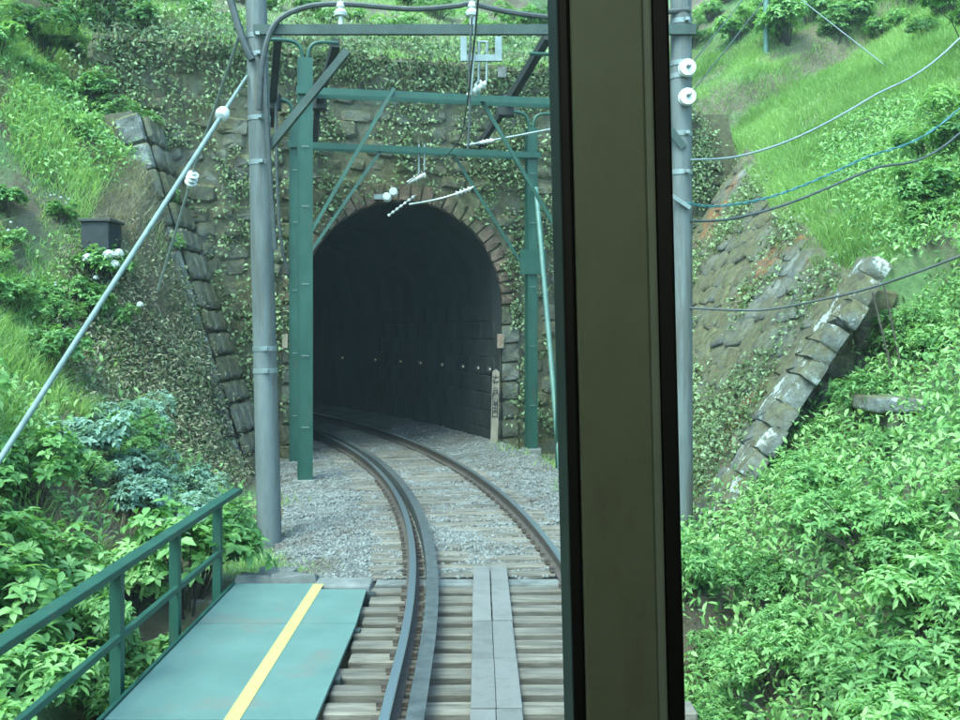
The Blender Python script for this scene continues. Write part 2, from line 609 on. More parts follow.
def head_top(a):
    return np.interp(a, [-7, 5.6, 6.9, 8.1, 9.2, 12], [7.85, 7.85, 7.7, 6.3, 5.3, 5.2])


def h_back(X, Y):
    a, b = a_of(X, Y), b_of(X, Y)
    n = fbm(X * 0.9, Y * 0.9, 3); n2 = fbm(X * 0.25, Y * 0.25, 9, 3)
    t = 7.8 + 0.95 * sstep(1.15, 1.35, b) + 0.15 * (n - 0.5)
    t = t + 0.62 * np.maximum(b - 2.0, 0) + (n2 - 0.5) * 1.5 * np.clip((b - 2) / 4, 0, 1) + 1.1 * sstep(6.0, 6.4, b)
    hl = h_front(np.minimum(X, -6.2), np.minimum(Y, 18.5)) + 0.35 * np.maximum(Y - 18.5, 0)
    gr = grassR(X, Y) + (n - 0.5) * 0.5 + (n2 - 0.5) * 0.8 + 1.3 * sstep(27.2, 27.7, Y - 0.2 * X + 1.6) + 0.35 * np.maximum(Y - 29, 0)
    gr = np.minimum(gr, np.maximum(t, gr - 99)) if False else gr
    wr = sstep(5.2, 9.0, a)
    wl_ = sstep(-4.6, -7.2, a)
    h = t * (1 - wr) + gr * wr
    h = h * (1 - wl_) + np.maximum(hl, t - 1.0) * wl_
    # beyond the ends of the headwall the hill runs on without a step
    k = np.where((a < -5.5) | (a > 9.3), sstep(0.3, 4.0, b), 1.0)
    return np.minimum(h_front(X, Y) * (1 - k) + h * k, 19 + 0.5 * n2)


def ground_at(x, y):
    x = np.asarray(x, float); y = np.asarray(y, float)
    return np.where(b_of(x, y) < 0.3, h_front(x, y), h_back(x, y))


def hit(px, py, y0=5.0, y1=60.0):
    """where the sight line through a photo pixel meets the ground"""
    Yv = np.arange(y0, y1, 0.05)
    X = (px - CX) * Yv / F; Z = EYE - (py - CY) * Yv / F
    g = ground_at(X, Yv) > Z
    i = int(np.argmax(g)) if g.any() else len(Yv) - 1
    return float(X[i]), float(Yv[i])


def grid_terrain(name, av, bv, hf):
    A, B = np.meshgrid(av, bv)
    X = HO.x + A * HT.x + B * HN.x
    Y = HO.y + A * HT.y + B * HN.y
    Z = hf(X, Y)
    if hf is h_front:                                   # close the step behind the headwall, except at the tunnel
        last = (A[-1] < AC - AR - 0.3) | (A[-1] > AC + AR + 0.3)
        Z[-1] = np.where(last, h_back(X[-1], Y[-1]), Z[-1])
    V = np.stack([X, Y, Z], -1).reshape(-1, 3)
    nb, na = A.shape
    i = (np.arange(nb - 1)[:, None] * na + np.arange(na - 1)[None, :]).ravel()
    Fq = np.stack([i, i + 1, i + na + 1, i + na], -1)
    me = np_mesh(name, V, Fq, smooth=True)
    o = link(name, me, M_soil, kind='structure')
    return o


av = np.unique(np.concatenate([np.linspace(-90, -14, 26), np.arange(-14, 20, 0.16), np.linspace(20, 90, 24)]))
bv = np.unique(np.concatenate([np.linspace(-80, -20, 22), np.arange(-20, -0.05, 0.16), [0.12, 0.3]]))
grid_terrain('ground', av, bv, h_front)
bv2 = np.unique(np.concatenate([np.arange(0.3, 12, 0.2), np.linspace(12, 90, 40)]))
grid_terrain('hillside', av, bv2, h_back)

# ------------------------------------------------------------------ stones shared by all masonry
STONES = []
for k in range(16):
    r_ = random.Random(100 + k)
    nq = 12
    ring = []
    for q in range(nq):
        t = 2 * math.pi * (q + 0.5) / nq
        c_, s_ = math.cos(t), math.sin(t)
        e, lo = (0.42, 0.88) if k < 10 else (0.16, 0.96)  # rubble, and squarer blocks for copings and arches
        ring.append((0.5 * math.copysign(abs(c_) ** e, c_) * r_.uniform(lo, 1.03), 0.5 * math.copysign(abs(s_) ** e, s_) * r_.uniform(lo, 1.03)))
    V = [(x, y, 0.0) for x, y in ring]
    V += [(x, y, 0.55 + r_.uniform(-0.12, 0.12)) for x, y in ring]
    sh = 0.74 if k < 10 else 0.88
    V += [(x * sh + r_.uniform(-.04, .04), y * sh + r_.uniform(-.04, .04), 0.9 + r_.uniform(-0.14, 0.1)) for x, y in ring]
    V.append((r_.uniform(-.12, .12), r_.uniform(-.12, .12), 1.0 + r_.uniform(-0.12, 0.08)))
    Fs = []
    for l in (0, nq):
        for q in range(nq):
            q2 = (q + 1) % nq
            Fs.append((l + q, l + q2, l + nq + q2, l + nq + q))
    for q in range(nq):
        Fs.append((2 * nq + q, 2 * nq + (q + 1) % nq, 3 * nq))
    STONES.append((V, Fs))
_stone_mesh = {}


def stone(name, M, mat, parent, k=None):
    if k is None:
        k = random.randrange(10, 16) if name in ('coping_stone', 'arch_stone', 'jamb_stone', 'lining_block', 'concrete_lump') else random.randrange(10)
    key = (k, mat.name)
    if key not in _stone_mesh:
        mb = MB(); mb.add(*STONES[k])
        me = mb.mesh('stone', True); me.materials.append(mat)
        _stone_mesh[key] = me
    o = bpy.data.objects.new(name, _stone_mesh[key])
    COL.objects.link(o)
    o.parent = parent
    o.matrix_basis = world_m(parent).inverted() @ M
    return o


def stone_into(mb, M):
    V, Fs = STONES[random.randrange(10)]
    mb.add([M @ Vector(p) for p in V], Fs)


def sm(c, x, y, z, w, h, d):
    """matrix of a stone: centre c on the wall, axes x (along), y (up), z (outwards), sizes"""
    return frame(c, x * w, y * h, z * d)


# ------------------------------------------------------------------ tunnel portal
portal = thing('tunnel_portal', HW(AC, 0, -0.3), 'dark arched tunnel mouth in a mossy stone headwall at the end of the track', 'tunnel')


def arch_profile(r_add=0.0, n=28, z0=-0.45):
    pr = [(AC - AR - r_add, z0), (AC - AR - r_add, 1.2)]
    for i in range(n + 1):
        t = math.pi * (1 - i / n)
        pr.append((AC + (AR + r_add) * math.cos(t), ASPR + (AR + r_add) * math.sin(t)))
    pr += [(AC + AR + r_add, 1.2), (AC + AR + r_add, z0)]
    return pr


# headwall core with the arch opening
ip = arch_profile(0.0)
A0, A1 = -5.6, 9.6
op = []
for (a, z) in ip:
    if z <= 1.3:
        op.append((A0 if a < AC else A1, z))
    else:
        t = math.atan2(z - 1.2, a - AC)
        dx, dz = math.cos(t), math.sin(t)
        k = 1e9
        if dx > 1e-6: k = min(k, (A1 - AC) / dx)
        if dx < -1e-6: k = min(k, (A0 - AC) / dx)
        aa, zz = AC + dx * k, 1.2 + dz * k
        zt = float(head_top(aa)) - (0.15 if aa < 4 else 0.5)
        if zz > zt:
            k2 = 0
            for _ in range(30):
                zt = float(head_top(AC + dx * k)) - (0.15 if AC + dx * k < 4 else 0.5)
                k = (zt - 1.2) / dz if dz > 0.05 else k
                k = min(k, (A1 - AC) / dx if dx > 1e-6 else 1e9, (A0 - AC) / dx if dx < -1e-6 else 1e9)
            aa, zz = AC + dx * k, 1.2 + dz * k
        op.append((aa, zz))
mb = MB()
n = len(ip)
V = [HW(a, -0.055, z) for a, z in ip] + [HW(a, -0.055, z) for a, z in op] + [HW(a, 0.45, z) for a, z in op]
Fs = [(i, i + 1, n + i + 1, n + i) for i in range(n - 1)] + [(n + i, n + i + 1, 2 * n + i + 1, 2 * n + i) for i in range(n - 1)]
mb.add(V, Fs)
mb.build('wall_core', M_joint, portal)

OUT = -HN
UP = Vector((0, 0, 1))


def ring_half(z, margin):
    """half width of the arch ring (outside) at height z, 0 above it"""
    r = AR + margin
    if z <= ASPR:
        return r
    q = r * r - (z - ASPR) ** 2
    return math.sqrt(q) if q > 0 else 0.0


hid = MB()
cnt = 0
z = -0.35
while z < 7.7:
    rh = random.uniform(0.30, 0.46)
    if 7.86 - (z + rh) < 0.25:
        rh = 7.86 - z
    zm = z + rh / 2
    gap = max(ring_half(z + 0.05, 0.42), ring_half(z + rh - 0.05, 0.42))
    spans = [(A0, AC - gap), (AC + gap, A1)] if gap > 0 else [(A0, A1)]
    for s0, s1 in spans:
        a = s0 - (random.uniform(0, 0.3) if s0 == A0 else 0)
        while a < s1 - 0.12:
            w = random.uniform(0.36, 0.82)
            if s1 - (a + w) < 0.25:
                w = s1 - a
            if zm + rh * 0.5 > head_top(a + w / 2) + 0.05:
                a += w
                continue
            jz = random.uniform(-0.05, 0.05) if 0 < z < 7 else 0
            M = sm(HW(a + w / 2, 0.05, zm + jz), HT, UP, OUT, (w - 0.03) * random.uniform(0.9, 1.05), (rh - 0.03) * random.uniform(0.86, 1.2), random.uniform(0.12, 0.22))
            M = M @ Matrix.Rotation(random.uniform(-0.13, 0.13), 4, 'Z') @ Matrix.Rotation(random.uniform(-0.1, 0.1), 4, 'X')
            if a < 3.6:
                stone('stone', M, M_head, portal); cnt += 1
            else:
                stone_into(hid, M)
            a += w
    z += rh
print('headwall stones', cnt)
hid.build('stone_facing', M_head, portal, smooth=True, kind='stuff')
# coping course along the top ledge
a = A0
while a < 5.6:
    w = random.uniform(0.7, 1.0)
    stone('coping_stone', sm(HW(a + w / 2, 0.35, 7.86), HT, HN, UP, w - 0.02, 0.85, 0.13), M_head, portal)
    a += w
# arch ring and jambs
nv = 29
for i in range(nv):
    t = math.pi * (i + 0.5) / nv
    c, s = math.cos(t), math.sin(t)
    rad = HT * c + UP * s
    tan = HT * -s + UP * c
    p = HW(AC + (AR + 0.21) * c, 0.06, ASPR + (AR + 0.21) * s)
    wl2 = math.pi * (AR + 0.21) / nv
    stone('arch_stone', sm(p, tan * -1, rad, OUT, wl2 - 0.02, 0.40, 0.22), M_arch, portal)
for sd in (-1, 1):
    z = -0.35
    q = 0
    while z < ASPR - 0.1:
        hgt = min(0.40, ASPR - z)
        w = 0.42
        p = HW(AC + sd * (AR + w / 2), 0.06, z + hgt / 2)
        stone('jamb_stone', sm(p, HT, UP, OUT, w - 0.02, hgt - 0.025, 0.22), M_head, portal)
        z += hgt; q += 1
# lining
pr = arch_profile(0.0, 24)
V, Fs = [], []
ns = 46
for i in range(ns + 1):
    s = S_PORTAL - 0.12 + i * 1.0
    for lat, z in pr:
        wob = 0.06 * (vnoise(lat * 1.5 + z, i * 1.3, 5) - 0.5)
        V.append(track(s, lat + (wob if lat > AC else -wob), z))
m_ = len(pr)
for i in range(ns):
    for k in range(m_ - 1):
        Fs.append((i * m_ + k, (i + 1) * m_ + k, (i + 1) * m_ + k + 1, i * m_ + k + 1))
Fs.append(tuple(ns * m_ + k for k in range(m_)))
mb = MB(); mb.add(V, Fs)
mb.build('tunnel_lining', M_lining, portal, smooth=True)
# courses of the near lining on the outer wall, seen in the daylight at the mouth
for r in range(8):
    z = -0.2 + r * 0.39
    s = S_PORTAL + 0.25 + (0.3 if r % 2 else 0)
    while s < S_PORTAL + 8:
        w = random.uniform(0.7, 0.95)
        p = track(s + w / 2, AC + AR - 0.02 + 0.03, z + 0.19)
        hd = heading(s + w / 2)
        al = Vector((-math.sin(hd), math.cos(hd), 0)); ou = Vector((-math.cos(hd), -math.sin(hd), 0))
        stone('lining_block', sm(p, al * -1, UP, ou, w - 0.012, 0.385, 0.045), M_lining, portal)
        s += w
# small amber marker lamps along the outer tunnel wall
M_amber = m_emit('amber_lamp_glow', (1.0, 0.5, 0.14), 0.12)
for k, s in enumerate((0.35, 1.1, 2.1, 3.5, 5.0, 6.4, 8.2, 10.6, 13.5)):
    p = track(S_PORTAL + s, AC + AR - 0.10, 1.50)
    o = thing('marker_lamp', p, 'small amber marker lamp on the tunnel wall, %s from the mouth' % ORD[k], 'lamp', 'amber lamps inside the tunnel')
    hd = heading(S_PORTAL + s)
    al = Vector((-math.sin(hd), math.cos(hd), 0))
    MB().bar(p - al * 0.05, p + al * 0.05, 0.06, 0.10).build('housing', M_cable, o)
    Mx = Matrix.Translation(p - al * 0.05) @ (-al).to_track_quat('Z', 'Y').to_matrix().to_4x4()
    MB().lathe([(0.014, 0.0), (0.014, 0.02), (0.008, 0.03)], 10, Mx).build('lens', M_amber, o)

# ------------------------------------------------------------------ right-hand battered wall
wing = thing('retaining_wall', (2.7, 13.3, -0.3), 'sloping mossy stone retaining wall with rust stains, right of the grey pole', 'wall')


def wing_pt(Y, zz, out=0.0):
    x = float(wing_base(Y)) + (zz + 0.3) / BAT
    return Vector((x, Y, zz))


def wing_top(Y):
    xb = float(wing_base(Y))
    # where the wall plane meets the grass slope
    z_ = (2.9 + 0.6 * (xb + 0.3 / BAT - 4.75) + 0.27 * (Y - 13.3)) / (1 - 0.6 / BAT)
    return z_


wn_ = Vector((-BAT, 0, 1)).normalized()                 # roughly outward normal (towards the track)
wu = Vector((1, 0, BAT)).normalized()
mb = MB()
V = []
ys = np.linspace(13.32, 23.6, 16)
for Y in ys:
    zt = wing_top(Y)
    V += [wing_pt(Y, -0.7), wing_pt(Y, zt), wing_pt(Y, zt) + Vector((0.6, 0, -0.1)), wing_pt(Y, -0.7) + Vector((1.2, 0, -0.2))]
Fs = []
for i in range(len(ys) - 1):
    for k in range(4):
        k2 = (k + 1) % 4
        Fs.append((i * 4 + k, (i + 1) * 4 + k, (i + 1) * 4 + k2, i * 4 + k2))
Fs.append((0, 1, 2, 3)); Fs.append(tuple(len(V) - 4 + k for k in (3, 2, 1, 0)))
mb.add(V, Fs)
mb.build('wall_core', M_joint, wing)
hid = MB(); cnt = 0
zz = -0.3
while zz < 6.3:
    rh = random.uniform(0.30, 0.46)                     # measured along the slope
    dz = rh * BAT / math.hypot(1, BAT)
    zm = zz + dz / 2
    Y = 13.34 + random.uniform(0, 0.2)
    while Y < 23.0:
        w = random.uniform(0.4, 0.72)
        Ym = Y + w / 2
        if zm + dz * 0.4 < wing_top(Ym):
            p = wing_pt(Ym, zm + random.uniform(-0.08, 0.08))
            q = (wing_pt(Ym + 0.3, zm) - wing_pt(Ym - 0.3, zm)).normalized()
            nn = q.cross(wu).normalized() * -1
            if nn.x > 0: nn = -nn
            M = sm(p, q * -1, wu, nn, w * random.uniform(0.95, 1.2), rh * random.uniform(0.95, 1.3), random.uniform(0.03, 0.08)) @ Matrix.Rotation(random.uniform(-0.25, 0.25), 4, 'Z')
            if pix(p)[0] > 668 and cnt < 296:
                stone('stone', M, M_wing, wing); cnt += 1
            else:
                stone_into(hid, M)
        Y += w
    zz += dz
print('wing stones', cnt)
if hid.v:
    hid.build('stone_facing', M_wing, wing, smooth=True, kind='stuff')
# raking coping at the near end
s = 0.0
L = math.hypot(2.09, 3.35)
while s < L + 0.2:
    w = random.uniform(0.22, 0.46)
    p = Vector((2.62, 13.02 + random.uniform(-0.05, 0.05), -0.42)) + wu * (s + w / 2)
    nn = wn_
    M = sm(p - nn * 0.12, Vector((0, -1, 0)), wu, nn, 0.78 + random.uniform(-0.14, 0.10), w + 0.04, random.uniform(0.235, 0.265)) @ Matrix.Rotation(random.uniform(-0.08, 0.08), 4, 'Z')
    stone('coping_stone', M, M_cope, wing)
    s += w
# rubble of the end face under the coping
for r in range(9):
    for q in range(5):
        zc = -0.3 + r * 0.36
        xc = 2.75 + (zc + 0.3) / BAT + 0.40 + q * 0.42 + random.uniform(-0.05, 0.05) + (0.2 if r % 2 else 0)
        if zc > 2.35: continue
        stone('end_stone', sm(Vector((xc, 13.27, zc)), Vector((1, 0, 0)), UP, Vector((0, -1, 0)), 0.40, 0.33, random.uniform(0.07, 0.16)), M_head, wing)
mb = MB()
mb.add([(2.72, 13.28, -0.9), (5.6, 13.28, -0.9), (5.6, 13.28, 2.6), (4.5, 13.28, 2.6)] + [(2.72, 13.5, -0.9), (5.6, 13.5, -0.9), (5.6, 13.5, 2.6), (4.5, 13.5, 2.6)],
       [(0, 1, 2, 3), (7, 6, 5, 4), (0, 4, 5, 1), (1, 5, 6, 2), (2, 6, 7, 3), (3, 7, 4, 0)])
mb.build('end_core', M_joint, wing)

# ------------------------------------------------------------------ left-hand short wing wall
lw = thing('wing_wall', (-4.4, 19.0, -0.3), 'short steep stone wing wall rising up the left bank beside the tunnel', 'wall')
LD = Vector((-0.3, 0, 1)).normalized()
LN = Vector((1, 0, 0.3)).normalized()
b0 = Vector((-4.18, 19.0, -0.4))
mb = MB()
V = []
for y in (18.98, 21.3):
    V += [Vector((-4.22, y, -0.6)), Vector((-4.22 - 0.3 * 6.9, y, 6.3)), Vector((-4.22 - 0.3 * 6.9 - 0.7, y, 6.2)), Vector((-5.2, y, -0.6))]
mb.add(V, [(0, 1, 2, 3), (7, 6, 5, 4), (0, 4, 5, 1), (1, 5, 6, 2), (2, 6, 7, 3), (3, 7, 4, 0)])
mb.build('wall_core', M_joint, lw)
s = 0
while s < 6.9:
    w = random.uniform(0.4, 0.6)
    p = b0 + LD * (s + w / 2)
    M = sm(p - LN * 0.22 + Vector((0, 0.02, 0)), LN, LD, Vector((0, -1, 0)), 0.46 + random.uniform(-0.04, 0.04), w - 0.02, random.uniform(0.10, 0.17))
    stone('coping_stone', M, M_cope, lw)
    y = 19.15
    while y < 20.5:
        ww = random.uniform(0.4, 0.6)
        stone('stone', sm(b0 + LD * (s + w / 2) + Vector((0, y - 19 + ww / 2, 0)), Vector((0, 1, 0)), LD, LN, ww - 0.03, w - 0.03, 0.1), M_head, lw)
        y += ww
    s += w

# ------------------------------------------------------------------ track bed, rails, sleepers
S0, S1 = 10.62, S_PORTAL + 30
SEG = np.arange(S0, S1, 0.3)
LATS = np.linspace(-2.35, 2.5, 33)


def bed_z(s, lat):
    e = abs(lat) - 1.45
    shoulder = -0.05 * max(0, e) - 0.10 * max(0, e - 0.5)
    if lat > 1.4 and s > 17:
        shoulder += min(0.25, 0.12 * (s - 17)) * min(1, (lat - 1.4))
    return -0.185 + shoulder + 0.05 * (float(vnoise(s * 2.3, lat * 2.3, 4)) - 0.5) + 0.03 * (float(vnoise(s * 8, lat * 8, 6)) - 0.5)


V, Fs = [], []
for s in SEG:
    for l in LATS:
        V.append(track(s, l, bed_z(s, l)))
k = len(LATS)
for i in range(len(SEG) - 1):
    for j_ in range(k - 1):
        Fs.append((i * k + j_, i * k + j_ + 1, (i + 1) * k + j_ + 1, (i + 1) * k + j_))
mb = MB(); mb.add(V, Fs)
bed = mb.build('track_bed', M_ballast_bed, smooth=True, kind='structure')

trk = thing('railway_track', (0.18, 6, -0.3), 'curved railway track with guard rail running into the dark tunnel', 'railway track')
SLEEP_S = np.arange(3.0, 27.0, 0.352)
mb = MB()
mb.box(-1.2, 1.2, -0.1, 0.1, -0.2, 0.0)
sl_me = mb.mesh('sleeper')
sl_me.materials.append(M_sleeper)
for i, s in enumerate(SLEEP_S):
    if 10.3 < s < 10.55:
        continue
    hd = heading(s)
    o = bpy.data.objects.new('sleeper', sl_me)
    COL.objects.link(o)
    o.parent = trk
    on_bridge = s < 10.5
    Mx = Matrix.Translation(track(s, random.uniform(-0.03, 0.03), -0.155 - (0 if on_bridge else random.uniform(0.0, 0.02)))) @ Matrix.Rotation(hd + random.uniform(-0.012, 0.012), 4, 'Z')
    Mx = Mx @ Matrix.Diagonal((random.uniform(0.97, 1.02), random.uniform(0.92, 1.04), 1, 1))
    o.matrix_basis = world_m(trk).inverted() @ Mx
    b = o.modifiers.new('bevel', 'BEVEL'); b.width = 0.012; b.segments = 1

RAILP = [(-0.0625, -0.152), (0.0625, -0.152), (0.0625, -0.142), (0.012, -0.122), (0.009, -0.045), (0.033, -0.034), (0.033, -0.006), (0.026, 0.0),
         (-0.026, 0.0), (-0.033, -0.006), (-0.033, -0.034), (-0.009, -0.045), (-0.012, -0.122), (-0.0625, -0.142)]


def sweep(name, prof, lat0, s0, s1, mat, parent, step=0.35, dz=0.0):
    V, Fs = [], []
    ss = np.arange(s0, s1 + step, step)
    k = len(prof)
    for s in ss:
        for x, z in prof:
            V.append(track(float(s), lat0 + x, z + dz))
    for i in range(len(ss) - 1):
        for q in range(k):
            q2 = (q + 1) % k
            Fs.append((i * k + q, (i + 1) * k + q, (i + 1) * k + q2, i * k + q2))
    Fs.append(tuple(range(k))); Fs.append(tuple((len(ss) - 1) * k + q for q in range(k - 1, -1, -1)))
    mb = MB(); mb.add(V, [f[::-1] for f in Fs])
    return mb.build(name, mat, parent)


sweep('rail', RAILP, -0.7525, 2.5, S_PORTAL + 22, M_rail, trk)
sweep('rail', RAILP, 0.7525, 2.5, S_PORTAL + 22, M_rail, trk)
GUARD = [(-0.055, -0.152), (-0.045, -0.152), (-0.045, -0.012), (0.055, -0.012), (0.055, 0.0), (-0.055, 0.0)]
sweep('guard_rail', GUARD, -0.7525 + 0.185, 2.5, S_PORTAL + 10, M_guard, trk)
mb = MB()
mb.box(-0.10, 0.10, -0.07, 0.07, 0, 0.012)
for sx in (-1, 1):
    mb.box(sx * 0.085 - 0.02, sx * 0.085 + 0.02, -0.035, 0.035, 0.012, 0.042)
clip_me = mb.mesh('rail_clip'); clip_me.materials.append(M_clip)
for s in SLEEP_S:
    if s > 17.5 or 10.3 < s < 10.55: continue
    for lat in (-0.7525, 0.7525):
        o = bpy.data.objects.new('rail_clip', clip_me)
        COL.objects.link(o); o.parent = trk
        o.matrix_basis = world_m(trk).inverted() @ (Matrix.Translation(track(s, lat, -0.1545)) @ Matrix.Rotation(heading(s), 4, 'Z'))

# loose ballast stones
base = np.array([(1, 0, 0), (-1, 0, 0), (0, 1, 0), (0, -1, 0), (0, 0, 1), (0, 0, -1)], float)
tri = np.array([(0, 2, 4), (2, 1, 4), (1, 3, 4), (3, 0, 4), (2, 0, 5), (1, 2, 5), (3, 1, 5), (0, 3, 5)])
N = 34000
ss = rng.uniform(S0, S_PORTAL + 5, N)
# more of them close up
ss = S0 + (ss - S0) * rng.uniform(0.35, 1, N)
la = rng.uniform(-2.35, 2.5, N)
Vs, keep = [], 0
cen = np.array([track(s, l, bed_z(s, l)) for s, l in zip(ss, la)])
size = rng.uniform(0.012, 0.030, N)
rot = rng.normal(size=(N, 3, 3))
q_, _ = np.linalg.qr(rot)
shape = base[None] * (size[:, None, None] * rng.uniform(0.6, 1.3, (N, 6, 1)))
V = np.einsum('nij,nkj->nki', q_, shape) + cen[:, None, :]
Fq = (np.arange(N)[:, None, None] * 6 + tri[None]).reshape(-1, 3)
o = link('ballast', np_mesh('ballast', V, Fq), M_ballast, kind='stuff')
tag(o, 'loose grey ballast stones lying between and beside the rails', 'ballast')

# ------------------------------------------------------------------ little bridge: girders, abutment, footway, railing, boards
br = thing('railway_bridge', (0.18, 7, -1.9), 'dark steel girders carrying the sleepers of the near track', 'bridge')
for lat in (-0.75, 0.75):
    mb = MB()
    x = 0.18 + lat
    mb.box(x - 0.15, x + 0.15, 2.0, 10.6, -0.40, -0.36)
    mb.box(x - 0.012, x + 0.012, 2.0, 10.6, -1.0, -0.40)
    mb.box(x - 0.15, x + 0.15, 2.0, 10.6, -1.04, -1.0)
    mb.build('girder', M_girder, br)
for y in (3.5, 5.5, 7.5, 9.5):
    MB().box(-0.55, 0.91, y - 0.04, y + 0.04, -0.95, -0.5).build('cross_frame', M_girder, br)
MB().box(-2.9, 1.5, 10.45, 10.95, -2.1, -0.37).build('abutment', M_conc, br, bevel=0.02)
for (x0, x1, y0, y1, z1) in ((-1.58, -1.04, 9.93, 10.28, -0.10), (-1.04, 1.35, 10.36, 10.6, -0.19)):
    MB().box(x0, x1, y0, y1, -0.40, z1).build('ballast_kerb', M_conc, br, bevel=0.02)

deck = thing('footway_deck', (-1.67, 6.5, -0.4), 'teal painted footway deck with a yellow line beside the track', 'deck')
ds = [2.2, 4.35, 6.5, 8.65, 10.02]
for y0, y1 in zip(ds[:-1], ds[1:]):
    mb = MB()
    if y1 > 10:
        mb.add([(-2.33, y0 + .004, -.13), (-1.02, y0 + .004, -.13), (-1.06, 9.8, -.13), (-1.56, 9.8, -.13), (-1.56, 10.02, -.13), (-2.33, 10.02, -.13),
                (-2.33, y0 + .004, -.1), (-1.02, y0 + .004, -.1), (-1.06, 9.8, -.1), (-1.56, 9.8, -.1), (-1.56, 10.02, -.1), (-2.33, 10.02, -.1)],
               [(6, 7, 8, 9, 10, 11), (5, 4, 3, 2, 1, 0)] + [(i, (i + 1) % 6, 6 + (i + 1) % 6, 6 + i) for i in range(6)])
    else:
        mb.box(-2.33, -1.02, y0 + 0.004, y1 - 0.004, -0.13, -0.10)
    mb.build('deck_sheet', M_deck, deck)
MB().box(-1.585, -1.485, 2.2, 9.99, -0.0985, -0.096).build('yellow_line', M_yellow, deck)
MB().box(-2.36, -2.333, 2.2, 10.02, -0.2, -0.085).build('edge_angle', M_green, deck)
for y in np.arange(2.6, 10, 1.2):
    MB().box(-2.34, -0.98, y - 0.05, y + 0.05, -0.30, -0.135).build('joist', M_girder, deck)

rail = thing('railing', (-2.45, 7.5, -0.2), 'dark green steel railing along the outer edge of the teal footway', 'railing')
mb = MB()
mb.bar((-2.46, 2.2, 0.695), (-2.46, 10.62, 0.695), 0.11, 0.05)
mb.build('top_rail', M_green, rail, bevel=0.008)
MB().bar((-2.44, 2.2, 0.235), (-2.44, 9.93, 0.235), 0.045, 0.045).build('mid_rail', M_green, rail, bevel=0.004)
for y in (3.0, 4.4, 7.13, 8.49, 9.86):
    if y == 4.4: continue
    MB().box(-2.505, -2.425, y - 0.04, y + 0.04, -0.35, 0.67).build('post', M_green, rail, bevel=0.006)
    MB().box(-2.44, -2.34, y - 0.06, y + 0.06, -0.24, -0.21).build('bracket', M_green, rail)

wk = thing('board_walkway', (0.1, 7, -0.155), 'two-plank grey board walkway laid between the rails on the bridge', 'walkway')
yb = 10.85
q = 0
while yb > 2.2:
    ln = 1.02 + random.uniform(-0.03, 0.03)
    for (x0, x1) in ((-0.062, 0.101), (0.106, 0.272)):
        dx = random.uniform(-0.005, 0.005); dzz = random.uniform(0, 0.006)
        MB().box(x0 + dx, x1 + dx, yb - ln + 0.012, yb - 0.012, -0.153, -0.112 + dzz).build('plank', M_plank, wk, bevel=0.005)
    yb -= ln

# kerb rubble at the end of the footway
kr = thing('kerb_boulder', (-1.95, 10.35, -0.35), 'pale concrete lump at the far end of the teal footway', 'boulder')
for (x, y, w, h, d) in ((-1.82, 10.32, 0.5, 0.32, 0.34), (-2.22, 10.42, 0.42, 0.30, 0.3), (-2.05, 10.62, 0.4, 0.3, 0.3)):
    stone('concrete_lump', sm(Vector((x, y, -0.38)), Vector((1, 0, 0)), Vector((0, 1, 0)), UP, w, h, d), M_conc, kr)


# ------------------------------------------------------------------ overhead-line gantries
def insulator(mb, p, d, n=2, r=0.055, pitch=0.09, core=0.022):
    """string of porcelain sheds from p along d"""
    d = Vector(d).normalized()
    Mx = Matrix.Translation(Vector(p)) @ d.to_track_quat('Z', 'Y').to_matrix().to_4x4()
    prof = [(core, -0.03)]
    for i in range(n):
        z0 = i * pitch
        prof += [(core, z0), (r, z0 + 0.008), (r * 0.92, z0 + 0.022), (core * 1.3, z0 + 0.04)]
    prof += [(core, n * pitch + 0.02)]
    mb.lathe(prof, 14, Mx)
    return Vector(p) + d * (n * pitch + 0.02)


YG = 12.9
g1 = thing('pole_gantry', P(270, 535, YG), 'tall round grey pole gantry nearest the bridge, carrying a dark crossbeam', 'gantry')
pl_b, pl_t = P(270, 535, YG) - Vector((0, 0, 0.3)), P(254.5, -70, YG)


def pole(b, t, r0, r1, parent, bands):
    pts = [b.lerp(t, k / 10) for k in range(11)]
    MB().tube(pts, [r0 + (r1 - r0) * k / 10 for k in range(11)], 20).build('pole', M_pole, parent, smooth=True)
    for f in bands:
        c = b.lerp(t, f); r = r0 + (r1 - r0) * f + 0.008
        d = (t - b).normalized()
        MB().tube([c - d * 0.03, c + d * 0.03], r, 20).build('band', M_galv, parent, smooth=True)
        MB().box(c.x + 0.02, c.x + 0.07, c.y - r - 0.05, c.y - r + 0.02, c.z - 0.02, c.z + 0.02).build('bolt', M_galv, parent)


pole(pl_b, pl_t, 0.152, 0.125, g1, (0.30, 0.335, 0.63, 0.70, 0.80, 0.83))
pr_b, pr_t = P(681, 545, YG) - Vector((0, 0, 0.3)), P(681, -70, YG)
pole(pr_b, pr_t, 0.148, 0.125, g1, (0.62, 0.68, 0.77, 0.79, 0.855))
zb = P(0, 33, YG).z
mb = MB()
mb.box(-2.75, 2.62, YG - 0.17, YG - 0.155, zb - 0.06, zb + 0.06)
mb.box(-2.75, 2.62, YG - 0.155, YG - 0.10, zb + 0.045, zb + 0.06)
mb.box(-2.75, 2.62, YG - 0.155, YG - 0.10, zb - 0.06, zb - 0.045)
mb.build('crossbeam', M_grey_g, g1)
MB().angle_bar(P(268, 147, YG - 0.16), P(347, 50, YG - 0.16), 0.09).build('brace', M_grey_g, g1)
MB().angle_bar(P(684, 147, YG - 0.16), P(606, 50, YG - 0.16), 0.09).build('brace', M_grey_g, g1)
